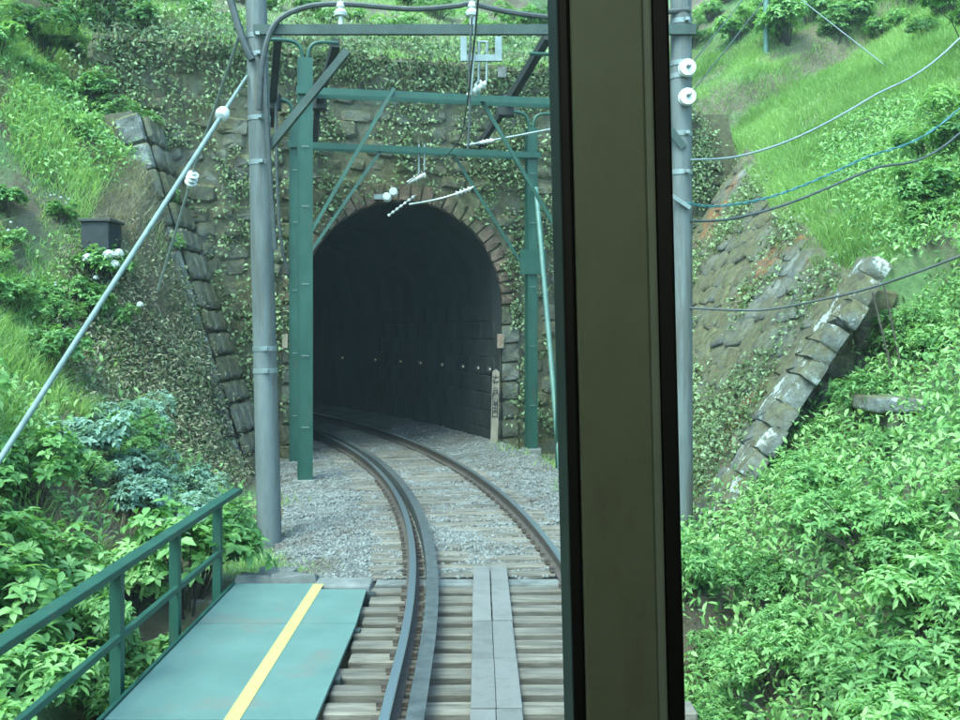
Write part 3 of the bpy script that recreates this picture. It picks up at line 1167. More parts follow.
# cable saddle insulators on the beam
for px in (342, 472):
    p = Vector(((px - CX) * YG / F, YG - 0.13, zb + 0.06))
    mb = MB(); mb.lathe([(0.03, 0), (0.03, 0.10), (0.075, 0.11), (0.085, 0.15), (0.05, 0.19), (0.035, 0.20), (0.055, 0.22), (0.05, 0.27), (0.02, 0.29)], 14, Matrix.Translation(p))
    mb.build('insulator', M_porc, g1, smooth=True)
# white hanger frame below the beam
def PB(px, py): return P(px, py, YG - 0.22)
mb = MB()
yy = YG - 0.22
def flat(mb, x0, x1, y0, y1, t=0.05):
    a, b = P(x0, y0, yy), P(x1, y1, yy)
    mb.box(min(a.x, b.x), max(a.x, b.x), yy - t / 2, yy + t / 2, min(a.z, b.z), max(a.z, b.z))
flat(mb, 460.5, 467, 37, 61.5); flat(mb, 495, 502, 37, 61.5); flat(mb, 467, 495, 55, 61.5, 0.044)
mb.build('hanger_frame', M_galv, g1, bevel=0.004)
mb = MB()
for x in (479, 487):
    mb.tube([P(x, 42, yy), P(x, 56, yy)], 0.017, 8)
    mb.tube([P(x - 0.4, 61, yy), P(x - 0.4, 80, yy), P(x - 3, 85, yy)], 0.014, 8)
mb.tube([P(478, 42, yy), P(488, 42, yy)], 0.017, 8)
mb.build('hanger_rod', M_galv, g1, smooth=True)
mb = MB()
insulator(mb, P(484, 84, yy), P(466, 97, yy) - P(484, 84, yy), 3, 0.07, 0.075, 0.028)
mb.build('insulator', M_porc, g1, smooth=True)
# spool insulators on the right pole
for y in (68, 97):
    c = P(687, y, YG - 0.19)
    Mx = Matrix.Translation(c) @ Matrix.Rotation(math.radians(90), 4, 'X')
    sp = MB().lathe([(0.03, -0.05), (0.10, -0.045), (0.105, -0.02), (0.06, 0.0), (0.105, 0.03), (0.10, 0.06), (0.04, 0.065)], 20, Mx).build('spool_insulator', M_porc, g1, smooth=True)
    MB().lathe([(0.022, 0.0655), (0.022, 0.085)], 10, Mx).build('bolt', M_cable, sp)
MB().bar(P(672, 196, YG - 0.17), P(690, 208, YG - 0.17), 0.05, 0.05).build('wire_clamp', M_galv, g1)


def column(mb, x, y, z0, z1, w, d, ang):
    """H-section column, one flange towards the viewer"""
    M = Matrix.Translation((x, y, 0)) @ Matrix.Rotation(ang, 4, 'Z')
    t = 0.018
    mb.box(-w / 2, w / 2, -d / 2, -d / 2 + t, z0, z1, M)
    mb.box(-w / 2, w / 2, d / 2 - t, d / 2, z0, z1, M)
    mb.box(-t / 2, t / 2, -d / 2 + t, d / 2 - t, z0, z1, M)
    for s in (-1, 1):                                   # lipped edges
        mb.box(s * w / 2 - (t if s > 0 else 0), s * w / 2 + (t if s < 0 else 0), -d / 2 - 0.014, -d / 2, z0, z1, M)


def green_gantry(label, pl, pr, zbeam, ztop, wid, braces, arms, mat):
    g = thing('steel_gantry', pl, label, 'gantry')
    ang = math.atan2(pr.y - pl.y, pr.x - pl.x)
    ax = Vector((math.cos(ang), math.sin(ang), 0))
    fw = Vector((math.sin(ang), -math.cos(ang), 0))
    for p in (pl, pr):
        mb = MB(); column(mb, p.x, p.y, p.z - 0.3, ztop - 0.3, wid, wid, ang); mb.build('column', mat, g)
        for zf in (0.9, 2.1, 3.3, 4.6, 5.6):
            c = p + fw * (wid / 2 + 0.02)
            MB().bar(c - ax * 0.06 + UP * zf, c + ax * 0.06 + UP * zf, 0.012, 0.012).build('step_bolt', M_galv, g)
        MB().box(p.x - 0.2, p.x + 0.2, p.y - 0.2, p.y + 0.2, p.z - 0.35, p.z + 0.02).build('footing', M_conc, g, bevel=0.02)
        for sd in (-1, 1):
            e = arms[0] if sd < 0 else arms[1]
            path = [p + UP * (ztop - p.z - 0.75) + ax * sd * 0.03, p + UP * (ztop - p.z - 0.3) + ax * sd * 0.04, p + UP * (ztop - p.z - 0.08) + ax * sd * 0.10,
                    p + UP * (ztop - p.z) + ax * sd * 0.26, p + UP * (ztop - p.z) + ax * sd * e]
            MB().tube(smooth_path(path, 5), 0.032, 8).build('bracket_arm', mat, g, smooth=True)
    a, b = pl + UP * (zbeam - pl.z) + fw * (wid / 2 + 0.03), pr + UP * (zbeam - pr.z) + fw * (wid / 2 + 0.03)
    MB().angle_bar(a - ax * 0.15, b + ax * 0.15, 0.10, 0.012, UP).build('crossbeam', mat, g)
    MB().angle_bar(a + UP * 0 + ax * 0 - fw * (wid + 0.06) - ax * 0.1, b - fw * (wid + 0.06) + ax * 0.1, 0.10, 0.012, UP).build('crossbeam', mat, g)
    for q0, q1 in braces:
        MB().angle_bar(q0, q1, 0.062).build('brace', mat, g)
    return g, ax, fw


AL, AR_ = P(305, 480, 17.7), P(564, 470, 18.6)
gA, axA, fwA = green_gantry('green steel gantry in front of the tunnel with the higher crossbeam', AL, AR_, 6.38, 7.2, 0.25,
                            [(P(394, 88, 17.75), P(311, 232, 17.6)), (P(477, 92, 18.2), P(562, 238, 18.45))], (0.62, 0.55), M_green)
BL, BR = P(295, 462, 20.2), P(531, 449, 21.4)
gB, axB, fwB = green_gantry('green steel gantry standing close to the tunnel portal with a lower crossbeam', BL, BR, 5.93, 6.76, 0.21,
                            [(P(382, 149, 20.5), P(298, 270, 20.1)), (P(450, 149, 20.95), P(527, 272, 21.25))], (0.55, 0.5), M_green)
MB().tube([P(536, 188, 21.2), P(560.5, 470, 18.5)], 0.05, 10).build('raking_strut', M_green2, gB, smooth=True)
c = BR + UP * (3.72 - BR.z) + fwB * 0.14
MB().bar(c - axB * 0.27, c + axB * 0.27, 0.02, 0.5, (0, 0, 1)).build('gusset_plate', M_green, gB)
# hanger on gantry B: two white rods and insulators
mb = MB()
yy = 20.8
for x in (419, 424.5):
    mb.tube([P(x, 144, yy - 0.1), P(x, 172, yy - 0.1), P(x - 1.5, 176, yy - 0.1)], 0.018, 8)
mb.build('hanger_rod', M_galv, gB, smooth=True)
mb = MB()
insulator(mb, P(424, 175, yy - 0.1), P(405, 184, yy - 0.1) - P(424, 175, yy - 0.1), 2, 0.085, 0.17, 0.035)
mb.build('insulator', M_porc, gB, smooth=True)

# insulator fixed to the crown of the arch
ci = thing('crown_insulator', P(385, 196, 21.3), 'white porcelain insulator pair fixed at the crown of the tunnel arch', 'insulator')
mb = MB(); mb.bar(P(374, 197, 21.35), P(390, 197, 21.35), 0.10, 0.10); mb.bar(P(376, 197, 21.35), P(376, 197, 21.35) + Vector((0, 0.35, 0)), 0.06, 0.06); mb.build('bracket', M_galv, ci)
for (x, y) in ((387, 197), (393.5, 192)):
    Mx = Matrix.Translation(P(x, y, 21.2)) @ Matrix.Rotation(math.radians(80), 4, 'X')
    MB().lathe([(0.03, -0.09), (0.085, -0.08), (0.09, -0.05), (0.05, -0.02), (0.085, 0.02), (0.08, 0.06), (0.035, 0.07)], 14, Mx).build('insulator', M_porc, ci, smooth=True)

# pull-off arms
pa = thing('pull_off_arm', P(558, 128, 18.5), 'slender white pull-off arm reaching in from the right over the track', 'arm')
MB().tube([P(563, 127, 18.5), P(466, 145.5, 18.2)], 0.022, 8).build('arm_tube', M_wire, pa, smooth=True)
mb = MB()
insulator(mb, P(492, 140.5, 18.28), P(466, 145.5, 18.2) - P(563, 127, 18.5), 3, 0.045, 0.07, 0.024)
mb.build('insulator', M_porc, pa, smooth=True)
pb = thing('pull_off_arm', P(473, 188, 21), 'curved white pull-off arm just under the crown of the tunnel mouth', 'arm')
MB().tube(smooth_path([P(474, 187, 20.9), P(450, 196, 20.9), P(430, 201, 20.9), P(409, 204.5, 20.9)], 5), 0.024, 8).build('arm_tube', M_wire, pb, smooth=True)
MB().tube([P(416, 195, 20.9), P(388, 216, 20.9)], 0.016, 8).build('registration_rod', M_wire, pb, smooth=True)
mb = MB()
for k in range(4):
    insulator(mb, P(456 + k * 4, 194 - k * 1.5, 20.9), (1, 0, 0.35), 1, 0.06, 0.06, 0.024)
mb.build('insulator', M_porc, pb, smooth=True)
mb = MB()
for k in range(7):
    q0 = P(414 - k * 4, 196.5 + k * 3, 20.9)
    mb.tube([q0, q0 + Vector((-0.035, 0, -0.026))], 0.03, 8)
mb.build('clamp', M_porc, pb)

# contact wire and its dropper
cw = thing('contact_wire', P(470, 96, YG), 'thin overhead contact wire running from above the train into the tunnel', 'wire')
pts = [Vector((0.15, -6, 5.25)), Vector((0.1, 4, 5.22)), P(468, 97, YG - 0.25), P(452, 150, 18.2), P(404, 185, 20.7), track(S_PORTAL + 4, 0.1, 4.75), track(S_PORTAL + 14, 0.1, 4.7)]
MB().tube(smooth_path(pts, 8), 0.009, 6).build('wire', M_cable, cw, smooth=True)
MB().tube([P(472, 17, YG - 0.3), P(469, 60, YG - 0.3), P(470, 110, YG - 0.3), P(468, 150, YG - 0.3)], 0.016, 6).build('dropper', M_cable, cw, smooth=True)
MB().tube([P(475, 17, YG - 0.33), P(474, 60, YG - 0.33), P(471, 95, YG - 0.33)], 0.012, 6).build('dropper', M_galv, cw, smooth=True)

# black feeder cable looping over the first beam
fc = MB().tube(smooth_path([P(259, 110, YG - 0.22), P(263, 60, YG - 0.22), P(275, 24, YG - 0.2), P(303, 8, YG - 0.13), P(342, 4, YG - 0.13), P(410, 9, YG - 0.13),
                            P(455, 6, YG - 0.13), P(472, 4, YG - 0.13), P(510, 12, YG - 0.1), P(575, 18, YG - 0.1), P(690, 10, YG - 0.1)], 7), 0.035, 8).build('feeder_cable', M_cable, smooth=True)
tag(fc, 'thick grey feeder cable arching over the first crossbeam', 'cable')
fc = MB().tube(smooth_path([P(220, -40, YG - 0.1), P(232, 5, YG - 0.13), P(243, 40, YG - 0.17), P(252, 60, YG - 0.17)], 6), 0.045, 8).build('feeder_cable', M_cable, smooth=True)
tag(fc, 'dark cable dropping to the tall left pole from above', 'cable')
fc = MB().tube(smooth_path([P(264, 60, YG - 0.2), P(269, 160, YG - 0.21), P(275, 250, YG - 0.2)], 6), 0.03, 8).build('feeder_cable', M_cable, smooth=True)
tag(fc, 'black cable hanging down the right side of the tall left pole', 'cable')
fc = MB().tube(smooth_path([P(276, 100, 19.9), P(277, 180, 19.9), P(281, 240, 19.9), P(288, 275, 20.0)], 6), 0.03, 8).build('feeder_cable', M_cable, smooth=True)
tag(fc, 'black cable hanging behind the left green column', 'cable')

# dark longitudinal beams carried on the bracket arms
for (pts, ins, lb) in (
        ([P(278, 36, 17.7), P(272, 106, 20.2), P(271, 125, 20.7)], P(272.5, 100, 20.1), 'leftmost dark longitudinal beam between the green gantries'),
        ([P(336, 43, 17.8), P(317.5, 104, 20.4), P(313, 160, 21.3)], P(318, 100, 20.35), 'dark longitudinal beam just right of the left green columns'),
        ([P(548, 36, 18.4), P(505, 108, 21.1), P(476, 150, 22.2)], P(506, 107, 21.05), 'dark longitudinal beam slanting to the right green columns')):
    o = thing('feeder_beam', pts[0], lb, 'beam', 'dark beams carried by the green gantries')
    mb = MB()
    mb.bar(pts[0], pts[1], 0.13, 0.15); mb.bar(pts[1], pts[2], 0.11, 0.12)
    mb.build('beam', M_dark, o)
    mb = MB(); mb.box(ins.x - 0.16, ins.x + 0.16, ins.y - 0.2, ins.y + 0.1, ins.z - 0.2, ins.z + 0.1)
    mb.lathe([(0.05, 0.1), (0.10, 0.12), (0.10, 0.2), (0.05, 0.24)], 12, Matrix.Translation(ins))
    mb.build('support_block', M_dark, o, bevel=0.01)

# stays on the left
st = thing('stay_wire', P(4, 460, 9.0), 'long pale sheathed stay wire slanting from the left pole to the bushes', 'stay wire')
s0, s1 = P(247, 76, YG - 0.1), P(-34, 512, 8.6)
MB().tube([s0.lerp(s1, k / 8) for k in range(9)], [0.018, 0.026, 0.027, 0.027, 0.027, 0.027, 0.027, 0.027, 0.027], 10).build('stay', M_stay, st, smooth=True)
for f in (0.10,):
    c = min((s0.lerp(s1, q / 200) for q in range(201)), key=lambda p: abs(pix(p)[1] - 114))
    Mx = Matrix.Translation(c) @ (s1 - s0).to_track_quat('Z', 'Y').to_matrix().to_4x4()
    MB().lathe([(0.03, -0.08), (0.07, -0.06), (0.085, 0), (0.07, 0.06), (0.03, 0.08)], 16, Mx).build('ball_insulator', M_porc, st, smooth=True)
s2 = thing('stay_wire', P(190, 186, YG), 'shorter steep stay wire ending in a white insulator left of the pole', 'stay wire')
MB().tube([P(239, 36, YG - 0.1), P(193, 172, YG + 1.5), P(188, 190, YG + 1.7), P(158, 290, YG + 2.5)], 0.02, 8).build('stay', M_wire, s2, smooth=True)
mb = MB(); insulator(mb, P(193, 174, YG + 1.5), P(188, 190, YG + 1.7) - P(193, 172, YG + 1.5), 3, 0.085, 0.07, 0.04)
mb.build('insulator', M_porc, s2, smooth=True)

# wires from the right pole to a pole up the grass slope
upx, upy = 9.25, 14.6
upz = float(ground_at(upx, upy))
up_ = thing('service_pole', (upx, upy, upz), 'plain grey pole on the grass slope holding the service wires', 'pole')
MB().tube([(upx, upy, upz - 0.5), (upx, upy, upz + 4.2)], [0.13, 0.10], 16).build('pole', M_pole, up_, smooth=True)
MB().bar((upx - 0.12, upy - 0.13, upz + 3.6), (upx + 0.12, upy - 0.13, upz + 3.6), 0.04, 0.05).build('wire_clamp', M_galv, up_)


def wire(pxs, Ys, r, mat, label, twist=False, end=None):
    pts = [P(x, y, Yd) for (x, y), Yd in zip(pxs, Ys)]
    if end is not None: pts.append(Vector(end))
    path = smooth_path(pts, 24 if twist else 10)
    if twist:
        path = smooth_path(pts, 40)
        mb = MB()
        for ph in (0, math.pi):
            q = [p + Vector((0, 0.5 * math.cos(i * 0.55 + ph), math.sin(i * 0.55 + ph))) * r * 0.9 for i, p in enumerate(path)]
            mb.tube(q, r * 0.7, 6)
        o = mb.build('service_wire', mat, smooth=True)
    else:
        o = MB().tube(path, r, 8).build('service_wire', mat, smooth=True)
    return tag(o, label, 'wire')


wire([(690, 160), (740, 156), (800, 136), (870, 98), (960, 38)], [YG - 0.1, 13.1, 13.4, 13.8, 14.2], 0.014, M_wire,
     'topmost pale service wire sagging across the grass slope on the right', end=(upx, upy, upz + 3.6))
wire([(686, 203), (720, 206), (780, 194), (860, 160), (960, 108)], [YG - 0.15, 13.1, 13.4, 13.8, 14.2], 0.012, M_bluewire,
     'turquoise twisted cable sagging right of the grey pole', twist=True, end=(upx, upy, upz + 2.6))
wire([(690, 221), (730, 219), (790, 203), (870, 170), (960, 133)], [YG - 0.1, 13.1, 13.4, 13.8, 14.2], 0.016, M_cable,
     'dark cable just below the turquoise twisted one', end=(upx, upy, upz + 2.2))
wire([(690, 308), (760, 310), (820, 300), (880, 285), (960, 256), (1060, 215)], [YG - 0.1, 12.6, 12.2, 11.8, 11.3, 11.0], 0.014, M_cable,
     'lowest dark cable crossing the foot of the grass slope', end=(6.9, 10.9, float(ground_at(6.9, 10.9)) - 0.1))
for (a, b, lb) in (((690, 66), (790, -60), 'upper thin wire rising from the spool insulators'), ((690, 95), (812, -60), 'lower thin wire rising from the spool insulators')):
    o = MB().tube([P(a[0], a[1], YG - 0.28), P(b[0], b[1], 16)], 0.007, 6).build('thin_wire', M_cable)
    tag(o, lb, 'wire')

# ------------------------------------------------------------------ signs near the portal
sp_b = HW(2.72, -0.35, 0)
sp_b = P(494, 436, 22.1)
name_post = thing('name_post', sp_b, 'white wooden post with vertical black characters beside the tunnel mouth', 'sign post')
b, t = sp_b - Vector((0.0, 0, 0.2)), P(496, 369, 22.1)
ax_ = (t - b).normalized()
Mx = Matrix.Translation(b) @ Matrix.Rotation(math.atan2(t.x - b.x, t.z - b.z), 4, 'Y')
hgt = (t - b).length
mb = MB()
mb.add([Mx @ Vector(p) for p in ((-.075, -.05, 0), (.075, -.05, 0), (.075, .05, 0), (-.075, .05, 0), (-.075, -.05, hgt - .06), (.075, -.05, hgt - .06), (.075, .05, hgt - .06), (-.075, .05, hgt - .06), (0, -.05, hgt), (0, .05, hgt))],
       [(3, 2, 1, 0), (0, 1, 5, 8, 4), (2, 3, 7, 9, 6), (1, 2, 6, 9, 8, 5), (3, 0, 4, 8, 9, 7)])
mb.build('post', M_whitewood, name_post)


def text_mesh(txt, size):
    cu = bpy.data.curves.new('txt', 'FONT')
    cu.body = txt; cu.size = size; cu.align_x = 'CENTER'; cu.align_y = 'CENTER'; cu.extrude = 0.001; cu.offset = 0.004
    ob = bpy.data.objects.new('txt', cu)
    COL.objects.link(ob)
    bpy.context.view_layer.update()
    me = bpy.data.meshes.new_from_object(ob)
    bpy.data.objects.remove(ob)
    return me


for i, ch in enumerate('大平台隧道出口'):
    me = text_mesh(ch, 0.145)
    o = link('character', me, M_ink, name_post, local=True)
    M = Mx @ Matrix.Translation((0, -0.053, hgt - 0.20 - i * 0.128)) @ Matrix.Rotation(math.radians(90), 4, 'X')
    o.matrix_basis = world_m(name_post).inverted() @ M

for (px, py, Yd, lb, wpx, hpx) in ((500.5, 341, 22.2, 'small white plate with red slashes right of the tunnel mouth', 6.5, 14), (285, 341, 20.75, 'small pale plate on the stones left of the tunnel mouth', 5.5, 14)):
    c = P(px, py, Yd)
    o = thing('clearance_plate', c, lb, 'sign')
    w, h = wpx * Yd / F / 2, hpx * Yd / F / 2
    MB().box(c.x - w, c.x + w, c.y - 0.01, c.y + 0.01, c.z - h, c.z + h).build('plate', M_whitewood, o)
    MB().bar((c.x, c.y + 0.01, c.z), (c.x, c.y + 0.3, c.z), 0.03, 0.03).build('bracket', M_cable, o)
    if px > 400:
        for k, (x0, z0, x1, z1) in enumerate(((-.7, -.75, .7, .1), (-.7, -.1, .7, .75), (-.75, .55, -.2, .85))):
            MB().bar((c.x + x0 * w, c.y - 0.0135, c.z + z0 * h), (c.x + x1 * w, c.y - 0.0135, c.z + z1 * h), 0.005, 0.018, (0, 0, 1)).build('slash', M_red, o)

# white board sticking on the headwall top right, small hillside things
o = thing('ledge_block', P(879, 398, 11.2), 'pale mossy concrete ledge jutting from the bushes at the far right', 'ledge')
p0 = P(866, 398, 11.3)
MB().box(p0.x, p0.x + 1.5, 11.0, 11.75, p0.z - 0.14, p0.z + 0.02).build('slab', M_cope, o, bevel=0.03)
for q in range(4):
    for r in range(3):
        stone('foot_stone', sm(Vector((p0.x + 0.3 + q * 0.34, 11.12, p0.z - 0.28 - r * 0.27)), Vector((1, 0, 0)), UP, Vector((0, -1, 0)), 0.33, 0.27, 0.12), M_head, o)
MB().box(p0.x + 0.14, p0.x + 1.45, 11.1, 11.7, p0.z - 1.3, p0.z - 0.14).build('foot', M_joint, o)
for k, (x0, y0, x1, y1) in enumerate(((872, 300, 904, 396), (884, 296, 912, 392))):
    o = MB().tube([P(x1, y1 + 25, 11.9), P(x0, y0 - 10, 12.6)], 0.012, 8).build('cane', M_bark, smooth=True)
    tag(o, ('left' if k == 0 else 'right') + ' one of two thin grey canes leaning above the concrete ledge', 'cane')
_x, _y = hit(97, 262, 12)
bx = P(97, 240, _y - 0.1)
o = thing('equipment_box', bx, 'dark boxy cabinet half buried in the grass of the left slope', 'box')
MB().box(bx.x - 0.22, bx.x + 0.22, bx.y - 0.1, bx.y + 0.5, bx.z - 0.9, bx.z + 0.28).build('body', M_box, o, bevel=0.02)
MB().box(bx.x - 0.26, bx.x + 0.26, bx.y - 0.14, bx.y + 0.54, bx.z + 0.281, bx.z + 0.33).build('lid', M_cabdark, o, bevel=0.01)
for px, yb_, Yd in ((766, 33, 28.5), (865, 20, 30.0)):
    x = (px - CX) * Yd / F
    gz = float(ground_at(x, Yd))
    o = thing('terrace_pole', (x, Yd, gz), 'thin teal pole on the terrace, %s of the two' % ('left' if px < 800 else 'right'), 'pole')
    MB().tube([(x, Yd, gz - 0.3), (x, Yd, gz + 4.5)], 0.07, 10).build('pole', M_green2, o, smooth=True)
    MB().tube([(x, Yd, gz + 2.2), (x + 1.3, Yd - 5.5, float(ground_at(x + 1.3, Yd - 5.5)))], 0.012, 6).build('stay', M_wire, o, smooth=True)
# pale square plate hanging on the upper wall
p0 = P(502, 72, 22.0)
o = MB().box(p0.x - 0.09, p0.x + 0.09, p0.y - 0.02, p0.y + 0.03, p0.z - 0.12, p0.z + 0.10).build('wall_plate', M_conc, bevel=0.01)
tag(o, 'small pale square plate high on the headwall', 'plate')

# ------------------------------------------------------------------ vegetation
def leaves(P0, D, Nn, L, W, droop=0.25, fold=0.18, fine=False):
    """leaf blades: base points, directions, normals -> vertices and triangles (4 per leaf)"""
    P0 = np.asarray(P0, float); D = D / np.linalg.norm(D, axis=1, keepdims=True)
    S = np.cross(D, Nn); S /= np.linalg.norm(S, axis=1, keepdims=True) + 1e-9
    U = np.cross(S, D)
    L = np.asarray(L)[:, None]; W = np.asarray(W)[:, None]
    if fine:
        m1, m2 = P0 + D * L * 0.30 + U * L * 0.02, P0 + D * L * 0.66 - U * L * droop * 0.35
        v = np.stack([P0, m1 + S * W * 0.42 + U * W * fold, m2 + S * W * 0.46 + U * W * fold, P0 + D * L - U * L * droop,
                      m2 - S * W * 0.46 + U * W * fold, m1 - S * W * 0.42 + U * W * fold, m1, m2], 1)
        f = np.array([(0, 1, 6), (1, 2, 7), (1, 7, 6), (2, 3, 7), (0, 6, 5), (6, 7, 4), (6, 4, 5), (7, 3, 4)])
    else:
        mid = P0 + D * L * 0.5
        v = np.stack([P0, mid + S * W * 0.5 + U * W * fold, P0 + D * L - U * L * droop, mid - S * W * 0.5 + U * W * fold, mid], 1)
        f = np.array([(0, 1, 4), (1, 2, 4), (0, 4, 3), (4, 2, 3)])
    n, k = len(P0), v.shape[1]
    return v.reshape(-1, 3), (np.arange(n)[:, None, None] * k + f[None]).reshape(-1, 3)


def unit(n_):
    v = rng.normal(size=(n_, 3))
    return v / np.linalg.norm(v, axis=1, keepdims=True)


def make_bush_mesh(name, whorls, per, leaf_l, leaf_w, rx, rz, seed, droop=0.3):
    """dome of leaf whorls on stems, about 2*rx wide and rz high, base at the origin"""
    g = np.random.default_rng(seed)
    # several lobes make an uneven outline
    nl = 9
    lc = np.stack([g.uniform(-0.62, 0.62, nl) * rx, g.uniform(-0.62, 0.62, nl) * rx, g.uniform(0.30, 0.68, nl) * rz], 1)
    lr = g.uniform(0.26, 0.46, nl) * rx
    which = g.integers(0, nl, whorls)
    d = g.normal(size=(whorls, 3)); d[:, 2] = np.abs(d[:, 2]) * 1.1 - 0.25
    d /= np.linalg.norm(d, axis=1, keepdims=True)
    rr = g.uniform(0.45, 1.12, whorls) ** 0.6
    c = lc[which] + d * (lr[which] * rr)[:, None] * np.array([1, 1, 0.9])
    c[:, 2] = np.maximum(c[:, 2], 0.04)
    axis = d * 0.75 + np.array([0, -0.1, 0.95]) + g.normal(size=(whorls, 3)) * 0.28
    axis /= np.linalg.norm(axis, axis=1, keepdims=True)
    t1 = np.cross(axis, np.array([0.3, 0.2, 0.9])); t1 /= np.linalg.norm(t1, axis=1, keepdims=True)
    t2 = np.cross(axis, t1)
    Ps, Ds, Ns, Ls, Ws, T = [], [], [], [], [], []
    tw = g.uniform(0, 1, whorls)
    for k in range(per):
        ph = 2 * math.pi * k / per + g.uniform(-0.4, 0.4, whorls)
        out = t1 * np.cos(ph)[:, None] + t2 * np.sin(ph)[:, None]
        lift = g.uniform(0.0, 0.5, whorls)[:, None]
        Ps.append(c - axis * (g.uniform(0, 0.05, whorls)[:, None])); Ds.append(out + axis * lift); Ns.append(axis - out * lift * 0.5)
        l = leaf_l * g.uniform(0.6, 1.25, whorls)
        Ls.append(l); Ws.append(l * leaf_w / leaf_l * g.uniform(0.85, 1.15, whorls))
        T.append(np.clip(0.55 * tw + 0.45 * g.uniform(0, 1, whorls), 0, 1))
    v, f = leaves(np.concatenate(Ps), np.concatenate(Ds), np.concatenate(Ns), np.concatenate(Ls), np.concatenate(Ws), droop, fine=True)
    return np_mesh(name, v, f, np.repeat(np.concatenate(T), 8), smooth=True), c[g.permutation(whorls)[:26]]


BUSH = {}
for nm, args in {'near': (430, 7, 0.080, 0.031, 0.75, 1.15), 'near2': (360, 6, 0.100, 0.037, 0.8, 1.05), 'far': (420, 6, 0.12, 0.06, 1.0, 1.4),
                 'fine': (520, 6, 0.06, 0.028, 0.7, 0.9), 'broad': (260, 6, 0.125, 0.062, 0.8, 1.0)}.items():
    lst = []
    for q in range(3):
        me, tips = make_bush_mesh('foliage', *args, seed=hash_seed if False else 50 + len(BUSH) * 10 + q)
        mb = MB()
        for tp in tips:
            tp = Vector(tp)
            mid = Vector((tp.x * 0.45, tp.y * 0.45, tp.z * 0.55))
            mb.tube([(tp.x * 0.08, tp.y * 0.08, -0.25), mid, tp], [0.014, 0.009, 0.004], 5, cap=False)
        stem = mb.mesh('stems')
        stem.materials.append(M_bark)
        lst.append((me, stem))
    BUSH[nm] = lst
_bm = {}


def shrub(kind, x, y, scale, mat, label, cat='shrub', group=None, z=None, name='shrub', sz=1.0):
    z = float(ground_at(x, y)) - 0.05 if z is None else z
    me, stem = random.choice(BUSH[kind])
    key = (me.name, mat.name)
    if key not in _bm:
        m2 = me.copy(); m2.materials.clear(); m2.materials.append(mat); _bm[key] = m2
    o = bpy.data.objects.new(name, None)
    COL.objects.link(o)
    o.empty_display_size = 0.1
    o.location = (x, y, z)
    o.rotation_euler = (0, 0, random.uniform(0, 6.28))
    o.scale = (scale, scale, scale * sz)
    tag(o, label, cat, group)
    for nm, m_ in (('foliage', _bm[key]), ('stems', stem)):
        c = bpy.data.objects.new(nm, m_)
        COL.objects.link(c); c.parent = o
        if nm == 'foliage': c['kind'] = 'stuff'
    return o


def shrub_zone(spots, kinds, mats, desc, group, name='shrub', cat='shrub'):
    """spots sorted left to right as the photo shows them; each label carries its place in the row"""
    spots = sorted(spots, key=lambda s: pix((s[0], s[1], 1))[0])
    for i, s in enumerate(spots):
        x, y, scl = s[:3]
        shrub(random.choice(kinds), x, y, scl, random.choice(mats), (desc % ORD[i]) if i < 20 else desc % ('number %d' % (i + 1)), cat, group, name=name)


# bank of leafy bushes below the right-hand wall
spots = []
for y in np.arange(5.6, 12.9, 0.72):
    for x in np.arange(1.75, 6.6, 0.85):
        X, Yd = x + random.uniform(-0.25, 0.25), y + random.uniform(-0.25, 0.25)
        if X < 1.65 or X / Yd * F + CX < 640 or X / Yd * F + CX > 1040: continue
        if Yd > 11.9 and X < 3.5: continue
        spots.append((X, Yd, random.uniform(0.6, 1.0) * (0.8 if X < 2.3 else 1)))
def below_coping(sp):
    x, y, sc_ = sp
    px = CX + x * F / y
    gz = float(ground_at(x, y))
    for _ in range(10):
        left = px - 0.5 * sc_ * F / y
        top = CY - (gz + 1.0 * sc_ - EYE) * F / y
        right = px + 0.5 * sc_ * F / y
        if y < 11.6 and right > 872 and left < 990 and top < 424:
            sc_ *= 0.85
            continue
        if left > 880 or top > 318 + (860 - max(left, 690)) * 1.5:
            return (x, y, sc_)
        sc_ *= 0.85
    return None


spots = [q for q in (below_coping(s) for s in spots) if q]
for y in np.arange(6.2, 12.2, 0.62):
    spots.append((1.72 + random.uniform(0, 0.3) + 0.03 * y, y, random.uniform(0.42, 0.6)))
front = [s for s in spots if s[1] < 8.3]
midd = [s for s in spots if 8.3 <= s[1] < 10.6]
rear = [s for s in spots if s[1] >= 10.6]
shrub_zone(front, ['near', 'near2', 'near', 'fine'], [M_leafA, M_leafA, M_leafA, M_leafB], 'fresh green whorled-leaf shrub, %s from left in front row of right bank', 'shrubs on the right bank')
shrub_zone(midd, ['near', 'near2', 'fine'], [M_leafA, M_leafA, M_leafB], 'fresh green leafy shrub, %s from left in middle row of right bank', 'shrubs on the right bank')
shrub_zone(rear, ['near', 'fine'], [M_leafA, M_leafB, M_leafA], 'leafy shrub, %s from left in back row of right bank', 'shrubs on the right bank')
# shrubs along the right edge, on the grass slope
spots = []
for i in range(15):
    Yd = random.uniform(13.6, 18.5)
    px = random.uniform(905, 1050)
    spots.append(((px - CX) * Yd / F, Yd, random.uniform(0.45, 0.85)))
shrub_zone(spots, ['far', 'fine', 'near2'], [M_leafA, M_leafA, M_leafB], 'bushy shrub on the right edge of the grass slope, %s from the left', 'shrubs on the right slope')
# shrubs along the terrace at the top right
spots = []
for i in range(20):
    px = 690 + i * 16 + random.uniform(-8, 8)
    x_, y_ = hit(px, (44, 26, 8)[i % 3] + random.uniform(-5, 5), 14)
    spots.append((x_, y_, random.uniform(0.7, 1.2)))
shrub_zone(spots, ['far', 'fine'], [M_leafA, M_leafA, M_leafB], 'dense shrub on the terrace above the grass slope, %s from the left', 'shrubs on the terrace')
